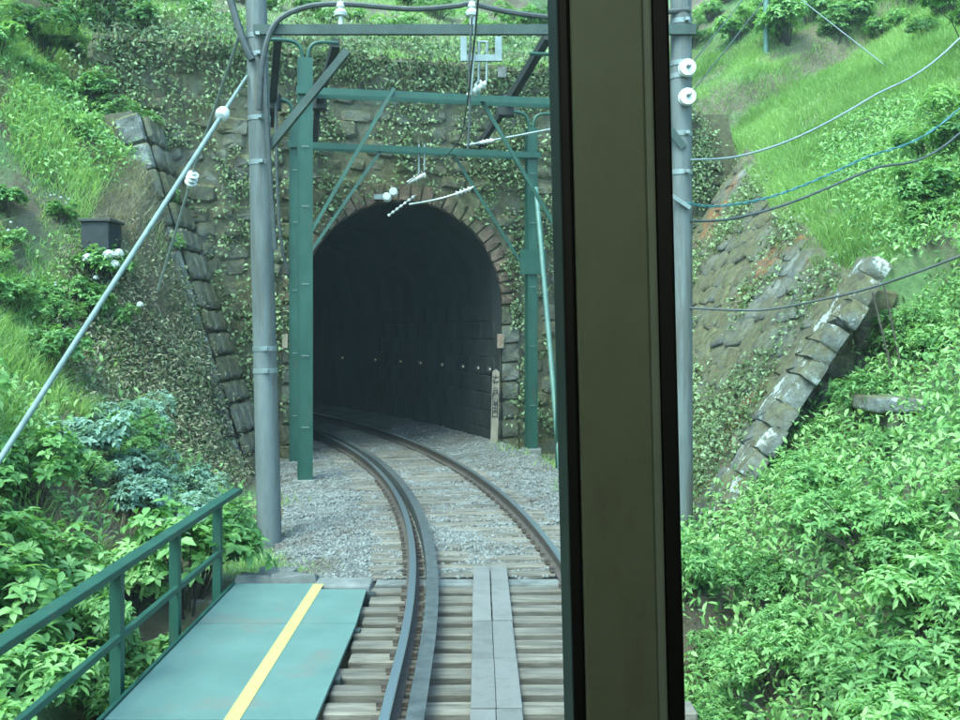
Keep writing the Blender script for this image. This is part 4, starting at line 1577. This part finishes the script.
# left bank, close
spots = []
for y in np.arange(5.0, 11.0, 0.68):
    for x in np.arange(-5.8, -2.7, 0.7):
        X, Yd = x + random.uniform(-0.25, 0.25), y + random.uniform(-0.25, 0.25)
        px = X / Yd * F + CX
        if px > 235 or px < -100 or X > -2.85: continue
        spots.append((X, Yd, random.uniform(0.8, 1.15)))
fr = [s for s in spots if s[1] < 8.2]; re_ = [s for s in spots if s[1] >= 8.2]
shrub_zone(fr, ['near2', 'broad'], [M_leafA, M_leafA, M_leafB], 'bright leafy shrub behind green railing, %s from left in front row', 'shrubs behind the railing')
shrub_zone(re_, ['near2', 'near', 'broad'], [M_leafA, M_leafA, M_leafB], 'bright leafy shrub behind green railing, %s from left in back row', 'shrubs behind the railing')
# bluish bushes between the railing's end and the wing wall
spots = []
for i in range(16):
    Yd = random.uniform(11.4, 14.6)
    px = random.uniform(80, 236)
    X = (px - CX) * Yd / F
    if X > -3.1: X = -3.1 - random.uniform(0, 0.8)
    if X < -6: continue
    spots.append((X, Yd, random.uniform(0.5, 0.85)))
shrub_zone(spots, ['fine', 'near', 'broad'], [M_leafC, M_leafC, M_leafB], 'bluish green bush at the foot of the left bank, %s from the left', 'bushes at the foot of the left bank')
# weeds and ferns on the left slope
spots = []
for i in range(20):
    Yd = random.uniform(13.5, 19)
    px = random.uniform(-20, 150)
    if Yd > 16.3 and (px - CX) * Yd / F > -6.9:
        continue
    spots.append(((px - CX) * Yd / F, Yd, random.uniform(0.35, 0.75)))
shrub_zone(spots, ['fine', 'broad', 'near'], [M_leafA, M_leafA, M_leafB], 'low leafy weed clump on the left slope, %s from the left', 'weed clumps on the left slope', 'weed_clump', 'weeds')
# bushes on top left and above the headwall
spots = []
for i in range(18):
    Yd = random.uniform(19.5, 30)
    px = random.uniform(-30, 130)
    X = (px - CX) * Yd / F
    spots.append((X, Yd, random.uniform(0.6, 1.2)))
shrub_zone(spots, ['far', 'fine'], [M_leafA, M_leafA, M_leafB], 'leafy bush high on the left slope, %s from the left', 'bushes high on the left slope')
spots = []
for i in range(20):
    a = -6 + i * 0.62 + random.uniform(-0.2, 0.2)
    p = HW(a, random.uniform(2.2, 5.5), 0)
    spots.append((p.x, p.y, random.uniform(0.4, 0.9)))
shrub_zone(spots, ['far', 'fine', 'near'], [M_leafA, M_leafB], 'leafy bush on the bank above the headwall, %s from the left', 'bushes above the headwall')

# hydrangea with white flower heads on the left slope
_x, _y = hit(104, 285, 11)
hy = Vector((_x, _y, 0))
hz = float(ground_at(hy.x, hy.y))
hyd = shrub('broad', hy.x, hy.y, 0.7, M_leafA, 'hydrangea with white round flower heads below the dark box on the left slope', 'hydrangea', name='hydrangea')
WM[hyd.name] = hyd.matrix_basis.copy()
bpy.context.view_layer.update()
WM[hyd.name] = hyd.matrix_world.copy()
mb = MB()
pet = []
for i in range(90):
    d = unit(1)[0]; d[2] = abs(d[2]) * 1.2 - 0.3
    d = Vector(d).normalized()
    q = d.to_track_quat('Z', 'Y').to_matrix()
    c = d * 0.085
    w = 0.022
    r0 = random.uniform(0, 1.5)
    pts_ = [c + q @ Vector((math.cos(r0 + k * math.pi / 2) * w, math.sin(r0 + k * math.pi / 2) * w, 0.004 * (k % 2))) for k in range(4)]
    mb.add(pts_, [(0, 1, 2, 3)])
mb.lathe([(0.02, -0.06), (0.06, -0.02), (0.075, 0.02), (0.05, 0.06), (0.01, 0.078)], 10)
fl_me = mb.mesh('flower_head'); fl_me.materials.append(M_petal)
for (px, py, s) in ((88, 259, 1.0), (109, 256, 1.1), (119, 254, 0.9), (115, 265, 0.9), (96, 278, 0.5), (128, 262, 0.55), (105, 296, 0.6), (140, 305, 0.6), (75, 300, 0.5)):
    p = P(px, py, hy.y - 0.35)
    o = bpy.data.objects.new('flower_head', fl_me); COL.objects.link(o); o.parent = hyd
    o.matrix_basis = WM[hyd.name].inverted() @ Matrix.Translation(p) @ Matrix.Scale(s, 4) @ Matrix.Rotation(random.uniform(0, 6), 4, 'Z')
k = 0
for (px, py, Yd) in ((165, 205, 17.5), (172, 250, 17.5), (60, 222, 17.0), (8, 250, 15.5), (45, 305, 14.5)):
    p = Vector((*hit(px, py, 9), 0))
    o = shrub('broad', p.x, p.y, 0.4, M_leafA, 'small white-flowered weed on the left slope, %s of five' % ORD[k], 'flower', 'white-flowered weeds on the left slope', name='flowering_weed')
    bpy.context.view_layer.update()
    for q in range(5):
        f_ = bpy.data.objects.new('flower_head', fl_me); COL.objects.link(f_); f_.parent = o
        f_.matrix_basis = Matrix.Translation((random.uniform(-.6, .6), random.uniform(-.6, .6), random.uniform(.7, 1.1))) @ Matrix.Scale(random.uniform(0.35, 0.7), 4)
    k += 1


# trees on the hill behind, closing the view at the top
def tree(x, y, h, label, mat):
    z = float(ground_at(x, y))
    o = thing('hill_tree', (x, y, z), label, 'tree', 'trees on the hill behind')
    r_ = random.Random(int(x * 100))
    mb = MB()
    top = Vector((x + r_.uniform(-.4, .4), y, z + h * 0.8))
    base_ = Vector((x, y, z - 0.3))
    mb.tube([base_.lerp(top, k / 5) + Vector((r_.uniform(-.06, .06), r_.uniform(-.06, .06), 0)) for k in range(6)], [0.16 - 0.026 * k for k in range(6)], 9)
    ends = []
    for k in range(14):
        f = r_.uniform(0.3, 0.95)
        p = base_.lerp(top, f)
        an = r_.uniform(0, 6.28); ln = h * r_.uniform(0.16, 0.32) * (1.2 - 0.6 * f)
        q = p + Vector((math.cos(an) * ln, math.sin(an) * ln, ln * r_.uniform(0.3, 0.8)))
        mb.tube([p, p.lerp(q, 0.5) + Vector((0, 0, 0.05)), q], [0.05, 0.03, 0.01], 6)
        ends.append(q); ends.append(p.lerp(q, 0.6))
    ends.append(top)
    mb.build('trunk', M_bark, o, smooth=True)
    g = np.random.default_rng(int(abs(x) * 1000))
    c = np.repeat(np.array(ends), 120, axis=0)
    n_ = len(c)
    c = c + g.normal(size=(n_, 3)) * np.array([0.5, 0.5, 0.36]) * (h / 5)
    d = g.normal(size=(n_, 3)); nn = g.normal(size=(n_, 3)) * 0.6 + np.array([0, 0, 1])
    v, f = leaves(c, d, nn, g.uniform(0.12, 0.22, n_), g.uniform(0.06, 0.11, n_))
    link('crown', np_mesh('crown', v, f, np.repeat(g.uniform(0, 1, n_), 5)), mat, o, kind='stuff')


for k, (px, Yd, h) in enumerate(((-60, 30, 6), (40, 34, 6.5), (150, 33, 6), (330, 34, 6), (700, 36, 6.5), (800, 37, 6), (890, 35, 7), (985, 31, 6.5), (1060, 26, 6))):
    x = (px - CX) * Yd / F
    tree(x, Yd, h, 'leafy tree on the hill behind, %s from the left' % ORD[k], M_leafB if k % 2 else M_leafA)

# ---- grass and creepers (too many to count)
def scatter_pts(n, x0, x1, y0, y1):
    X = rng.uniform(x0, x1, n); Y = rng.uniform(y0, y1, n)
    px = CX + X * F / Y
    return X, Y, px


def blades(name, X, Y, Z, hgt, wid, mat, label, lean=0.5):
    n = len(X)
    d = rng.normal(size=(n, 3)) * lean; d[:, 2] = 1
    d /= np.linalg.norm(d, axis=1, keepdims=True)
    s = np.stack([np.cos(t := rng.uniform(0, 6.28, n)), np.sin(t), np.zeros(n)], 1)
    pat = fbm(X * 1.1, Y * 1.1, 91)
    h = (hgt * rng.uniform(0.5, 1.3, n) * (0.45 + 1.2 * sstep(0.3, 0.62, pat)))[:, None]
    p = np.stack([X, Y, Z - 0.02], 1)
    w = wid * rng.uniform(0.7, 1.3, n)[:, None]
    bend = np.stack([rng.normal(size=n), rng.normal(size=n), -0.4 * np.ones(n)], 1) * h * 0.3
    v = np.stack([p - s * w, p + s * w, p + d * h * 0.6 - s * w * 0.7, p + d * h * 0.6 + s * w * 0.7, p + d * h + bend], 1)
    f = np.array([(0, 1, 3), (0, 3, 2), (2, 3, 4)])
    Fq = (np.arange(n)[:, None, None] * 5 + f[None]).reshape(-1, 3)
    o = link(name, np_mesh(name, v.reshape(-1, 3), Fq, np.repeat(np.clip(0.55 * rng.uniform(0, 1, n) + 0.9 * (fbm(X * 0.6, Y * 0.6, 95) - 0.25), 0, 1), 5)), mat, kind='stuff')
    return tag(o, label, 'grass')


def clump_filter(X, Y, f, lo, hi, seed):
    m = fbm(X * f, Y * f, seed)
    return rng.uniform(0, 1, len(X)) < sstep(lo, hi, m)


def wing_x(Y):
    xb = wing_base(Y)
    zt = (2.9 + 0.6 * (xb + 0.3 / BAT - 4.75) + 0.27 * (Y - 13.3)) / (1 - 0.6 / BAT)
    return xb + (zt + 0.3) / BAT


# right slope
X, Y, px = scatter_pts(450000, 3.2, 17, 12.0, 32)
k_ = (px > 640) & (px < 1040)
X, Y = X[k_], Y[k_]
k_ = clump_filter(X, Y, 1.2, 0.05, 0.45, 21) & ((X > wing_x(Y) - 0.12) | (b_of(X, Y) > 0.45))
X, Y = X[k_], Y[k_]
Z = ground_at(X, Y)
Z = np.where((X < wing_x(Y) + 0.35) & (b_of(X, Y) < 0) & (Y > 13.4), np.maximum(Z, grassR(X, Y) - 0.12), Z)
k_ = ~((Y > 13.35) & (Z < 2.2)) & ~((Y < 13.4) & (X < 5.2))
blades('slope_grass', X[k_], Y[k_], Z[k_], 0.22, 0.007, M_grass, 'bright green grass covering the slope above the right wall')
# left slope: fresh and dry grass
X, Y, px = scatter_pts(300000, -13, -3.1, 8, 27)
k_ = (px > -90) & (px < 260)
X, Y = X[k_], Y[k_]
Z = ground_at(X, Y)
u = fbm(X * 0.5, Y * 0.5, 33)
ok = ~((Y > 18.9) & (X > -6.3)) & (Z > -0.3)
dry = (u < 0.45) | ((Y > 14.6) & (X > -6.3) & (u < 0.6))
ok &= ~((Y > 18.4) & (X > -5.4))
k_ = ok & ~dry
blades('bank_grass', X[k_], Y[k_], Z[k_], 0.24, 0.007, M_grass, 'green grass growing over the left bank')
k_ = ok & dry
blades('dry_grass', X[k_], Y[k_], Z[k_], 0.17, 0.005, M_dry, 'brownish dry grass in patches on the left bank', 0.9)
# ledges above the headwall
A = rng.uniform(-6.5, 9, 60000); B = np.where(rng.uniform(0, 1, 60000) < 0.5, rng.uniform(0.1, 1.2, 60000), rng.uniform(1.2, 9, 60000))
X = HO.x + A * HT.x + B * HN.x; Y = HO.y + A * HT.y + B * HN.y
Z = np.where(B < 0.5, 7.95, np.maximum(h_back(X, Y), np.where(B < 0.8, 7.95, -9)))
k_ = clump_filter(X, Y, 1.5, 0.25, 0.5, 41) & (head_top(A) > 7.5)
blades('ledge_grass', X[k_], Y[k_], Z[k_], 0.2, 0.007, M_grass, 'grass tufts along the ledges above the tunnel headwall')
# trackside tufts
pts_ = []
for (cx_, cy_, n_, r_) in ((-2.0, 10.9, 260, 0.25), (-1.9, 11.2, 200, 0.3), (-2.75, 13.0, 200, 0.35), (1.0, 21.2, 500, 0.5), (1.5, 20.3, 500, 0.6), (0.6, 22.0, 300, 0.35), (1.6, 18.6, 300, 0.4), (-2.6, 11.6, 300, 0.4), (-3.3, 15.5, 300, 0.4), (1.55, 16.5, 200, 0.3)):
    pts_.append(np.stack([rng.normal(cx_, r_ * 0.6, n_), rng.normal(cy_, r_ * 0.7, n_)], 1))
q = np.concatenate(pts_)
lt = lateral(q[:, 0], q[:, 1])
q = q[np.abs(lt) > 1.35]
Z = np.array([max(float(ground_at(x, y)), bed_z(y * 1.03, float(lateral(x, y))) if abs(float(lateral(x, y))) < 2.4 and y > 10.6 else -9) for x, y in q])
blades('trackside_grass', q[:, 0], q[:, 1], Z, 0.15, 0.006, M_grass, 'small grass tufts in the gravel beside the track', 0.7)


def creeper(name, Pn, Nn, n_leaf, size, mat, label, spread=0.16, fine=False):
    """clusters of small leaves on a wall: anchor points and outward normals"""
    m = len(Pn)
    P0 = np.repeat(Pn, n_leaf, axis=0) + rng.normal(size=(m * n_leaf, 3)) * spread
    N0 = np.repeat(Nn, n_leaf, axis=0)
    off = np.einsum('ij,ij->i', P0 - np.repeat(Pn, n_leaf, axis=0), N0)
    P0 = P0 - N0 * off[:, None] + N0 * rng.uniform(0.02, 0.14, m * n_leaf)[:, None]
    D = rng.normal(size=P0.shape) + N0 * 0.6 + np.array([0, 0, -0.3])
    NN = N0 + np.array([0, 0, 0.9]) + rng.normal(size=P0.shape) * 0.5
    L = size * rng.uniform(0.5, 1.4, len(P0))
    v, f = leaves(P0, D, NN, L, L * (rng.uniform(0.3, 0.45, len(P0)) if fine else rng.uniform(0.45, 0.7, len(P0))), fine=fine)
    o = link(name, np_mesh(name, v, f, np.repeat(rng.uniform(0, 1, len(P0)), 8 if fine else 5)), mat, kind='stuff')
    return tag(o, label, 'creeper')


# headwall creepers: leaves along wandering vines
def vine_points(n_v, a0, a1, z0, z1, seed, length=(0.5, 2.6)):
    g = np.random.default_rng(seed)
    out = []
    paths = []
    while len(paths) < n_v:
        a, z = g.uniform(a0, a1), z0 + (z1 - z0) * g.uniform(0, 1) ** 0.75
        if fbm(a * 0.55, z * 0.55, 61, 3) < g.uniform(0.28, 0.62):
            continue
        an = g.uniform(-math.pi, 0) if g.uniform() < 0.8 else g.uniform(0, math.pi)
        path = []
        for k in range(int(g.uniform(*length) / 0.07)):
            an += g.normal() * 0.35
            a += 0.07 * math.cos(an); z += 0.07 * math.sin(an)
            path.append((a, z))
        paths.append(path); out += path
    return np.array(out), paths


pts_v, vpaths = vine_points(330, -5.4, 8.6, 0.3, 7.9, 5)
A, Zc = pts_v[:, 0], pts_v[:, 1]
inside = lambda A, Zc: (np.hypot(A - AC, np.maximum(Zc - ASPR, 0)) > AR + 0.22) & (Zc < head_top(A)) & (Zc > 0.1)
k_ = inside(A, Zc)
Pn = np.stack([HO.x + A[k_] * HT.x - 0.10 * HN.x, HO.y + A[k_] * HT.y - 0.10 * HN.y, Zc[k_]], 1)
creeper('wall_creeper', Pn, np.tile(np.array(OUT), (len(Pn), 1)), 4, 0.085, M_ivy, 'small-leaved creepers and ferns growing over the tunnel headwall', 0.085)
mb = MB()
for path in vpaths[::2]:
    q = [HW(a, -0.14, z) for a, z in path if inside(np.array(a), np.array(z))][::3]
    if len(q) > 2:
        mb.tube(q, 0.008, 4, cap=False)
o = mb.build('creeper_stem', M_bark, kind='stuff')
tag(o, 'thin brown creeper stems clinging to the tunnel headwall', 'creeper')
# growth hanging over the top edge of the headwall
A = rng.uniform(-5.5, 6.8, 620); Zc = 7.98 - np.abs(rng.normal(size=620)) * 0.28
Pn = np.stack([HO.x + A * HT.x - 0.14 * HN.x, HO.y + A * HT.y - 0.14 * HN.y, Zc], 1)
creeper('hanging_growth', Pn, np.tile(np.array(OUT), (len(Pn), 1)), 9, 0.11, M_ivy, 'leafy growth hanging over the top edge of the headwall', 0.12, True)
# back tier creepers
A = rng.uniform(-6, 7, 900); Zc = rng.uniform(7.9, 8.9, 900)
Pn = np.stack([HO.x + A * HT.x + 1.1 * HN.x, HO.y + A * HT.y + 1.1 * HN.y, Zc], 1)
creeper('tier_creeper', Pn, np.tile(np.array(OUT), (len(Pn), 1)), 9, 0.10, M_ivy, 'leafy creepers on the upper tier above the headwall')
# creepers on the right wall
Yc = rng.uniform(13.5, 22.5, 6500); Zc = rng.uniform(0, 6, 6500)
m_ = fbm(Yc * 0.9, Zc * 0.9, 71)
k_ = (rng.uniform(0, 1, len(Yc)) < sstep(0.40, 0.62, m_))
Pn = np.array([wing_pt(y, z) for y, z in zip(Yc[k_], Zc[k_]) if z < wing_top(y)])
creeper('stone_creeper', Pn, np.tile(np.array((wn_.x, -0.2, wn_.z)), (len(Pn), 1)), 8, 0.075, M_ivy, 'sparse creepers on the sloping right retaining wall', 0.13)
# left bank undergrowth: broad scattered leaves hugging the soil
X, Y, px = scatter_pts(9000, -10, -3.1, 9, 20)
k_ = (px > -60) & (px < 245) & ~((Y > 15.2) & (X > -6.3)) & clump_filter(X, Y, 0.7, 0.35, 0.6, 81)
X, Y = X[k_], Y[k_]
Pn = np.stack([X, Y, ground_at(X, Y) + 0.05], 1)
creeper('bank_undergrowth', Pn, np.tile(np.array((0.4, -0.5, 0.75)), (len(Pn), 1)), 8, 0.10, M_leafA, 'low leafy undergrowth over the left bank', 0.2, True)
X, Y, px = scatter_pts(7000, -7.2, -3.6, 13.2, 18.9)
k_ = (px > 60) & (px < 245) & (h_front(X, Y) > -0.2) & (h_front(X, Y) < 3.2 + rng.uniform(-0.8, 0.8, len(X))) & (rng.uniform(0, 1, len(X)) < sstep(0.2, 0.55, fbm(X * 1.5, Y * 1.5, 17)))
X, Y = X[k_], Y[k_]
Pn = np.stack([X, Y, ground_at(X, Y) + 0.03], 1)
creeper('dry_undergrowth', Pn[::2], np.tile(np.array((0.8, -0.5, 0.4)), (len(Pn[::2]), 1)), 11, 0.07, M_ivy, 'sparse green weeds on the bare bank left of the tunnel', 0.16, True)
creeper('dead_leaves', Pn[1::2], np.tile(np.array((0.8, -0.5, 0.4)), (len(Pn[1::2]), 1)), 10, 0.07, M_dry, 'brown dead leaves and stalks on the bank left of the tunnel', 0.18, True)
X, Y, px = scatter_pts(13000, 1.6, 8, 5, 20)
k_ = (px > 660) & (px < 1020) & ((Y < 13.1) | (X > wing_base(Y) + 2.6 + 0.27 * (Y - 13.3)))
X, Y = X[k_], Y[k_]
Pn = np.stack([X, Y, ground_at(X, Y) + 0.05], 1)
creeper('slope_undergrowth', Pn, np.tile(np.array((-0.4, -0.5, 0.75)), (len(Pn), 1)), 8, 0.085, M_leafA, 'low leafy undergrowth over the right bank and slope', 0.2, True)

# ------------------------------------------------------------------ the train cab the view is taken from
cabM = Matrix.Translation((0.033, 0, 0.9)) @ Matrix.Rotation(math.radians(-1.35), 4, 'Y')
cab = thing('train_cab', (0.033, 0, 0.9), 'train cab front with a beige window pillar edged in black rubber', 'train')
cab.rotation_euler = (0, math.radians(-1.35), 0)
WM[cab.name] = Matrix.Identity(4)                        # its parts are given in cab coordinates (floor at 0)
ez = EYE - 0.9


def cbox(name, x0, x1, y0, y1, z0, z1, mat, bevel=0, parent=None):
    o = MB().box(x0, x1, y0, y1, z0, z1).build(name, mat, None, bevel=bevel)
    o.parent = parent if parent is not None else cab
    return o


k = 0.70 / F
x_l, x_a, x_b, x_c, x_r = [(px - CX) * k for px in (564.6, 577.5, 650, 660, 677.5)]
Z0, Z1 = 0.70, 2.02
pil = cbox('window_pillar', x_a, x_b, 0.70, 0.78, Z0, Z1, M_beige, 0.0015)
cbox('pillar_trim', x_b + 0.0003, x_c, 0.702, 0.78, Z0, Z1, M_edge, 0.002, pil)
cbox('gasket', x_l, x_a - 0.0003, 0.703, 0.79, Z0, Z1, M_black, 0.002)
cbox('gasket', x_c + 0.0003, x_r, 0.703, 0.79, Z0, Z1, M_black, 0.002)


def m_glass():
    t = NT('window_glass')
    g = t.n.new('ShaderNodeBsdfTransparent')
    t.put(g, 'Color', (0.93, 1.0, 0.985))
    t.t.links.new(g.outputs[0], t.out.inputs[0])
    return t.m


M_glass = m_glass()
cbox('window_pane', -1.12, x_l + 0.003, 0.735, 0.741, Z0 - 0.01, Z1 + 0.01, M_glass)
cbox('window_pane', x_r - 0.003, 1.12, 0.735, 0.741, Z0 - 0.01, Z1 + 0.01, M_glass)
cbox('sill_panel', -1.3, 1.3, 0.68, 0.80, -0.6, Z0, M_beige)
cbox('header_panel', -1.3, 1.3, 0.68, 0.80, Z1, 2.35, M_beige)
cbox('side_pillar', -1.3, -1.11, 0.68, 0.80, Z0, Z1, M_beige)
cbox('side_pillar', 1.11, 1.3, 0.68, 0.80, Z0, Z1, M_beige)
cbox('side_wall', -1.34, -1.3, -3.2, 0.80, -0.6, 2.35, M_cabdark)
cbox('side_wall', 1.3, 1.34, -3.2, 0.80, -0.6, 2.35, M_cabdark)
cbox('rear_wall', -1.3, 1.3, -3.2, -3.15, 0, 2.35, M_cabdark)
cbox('floor', -1.3, 1.3, -3.15, 0.68, -0.06, 0, M_cabdark)
cbox('roof', -1.34, 1.34, -3.2, 0.80, 2.351, 2.42, M_cabdark)
for x in (-0.5725, 0.9325):
    for y in (-2.4, -0.6):
        Mx = Matrix.Translation((x - 0.033 + 0.02, y, -0.9 + 0.43)) @ Matrix.Rotation(math.radians(90), 4, 'Y')
        w_ = MB().lathe([(0.43, -0.05), (0.43, 0.05)], 28, Mx).build('wheel', M_cabdark, None, smooth=True)
        w_.parent = cab
# lit ceiling lamp of the cab, above and behind the view
M_tube = m_emit('lamp_tube', (1.0, 0.95, 0.78), 29.0)
lb = cbox('lamp_base', -0.42, 0.02, -1.0, -0.9, 2.30, 2.349, M_cabdark)
o = MB().tube([(-0.38, -0.95, 2.27), (-0.02, -0.95, 2.27)], 0.02, 10).build('lamp_tube', M_tube, None, smooth=True)
o.parent = lb

# ------------------------------------------------------------------ pale volume added to imitate the glare of the window glass
mt = bpy.data.materials.new('glare_scatter')
mt.use_nodes = True
mt.node_tree.nodes.remove(mt.node_tree.nodes['Principled BSDF'])
pv = mt.node_tree.nodes.new('ShaderNodeVolumePrincipled')
pv.inputs['Color'].default_value = (0.86, 0.95, 0.95, 1)
pv.inputs['Density'].default_value = 0.0012
pv.inputs['Anisotropy'].default_value = 0.2
mt.node_tree.links.new(pv.outputs[0], mt.node_tree.nodes['Material Output'].inputs['Volume'])
top_z = max(max((o.matrix_world @ Vector(c)).z for c in o.bound_box) for o in (bpy.data.objects['ground'], bpy.data.objects['hillside'])) + 9
hz_ = MB().box(-140, 140, -120, 140, -8.0, top_z).build('glare_haze', mt, kind='stuff')
tag(hz_, 'thin pale veil added in place of window glare', 'glare_haze')
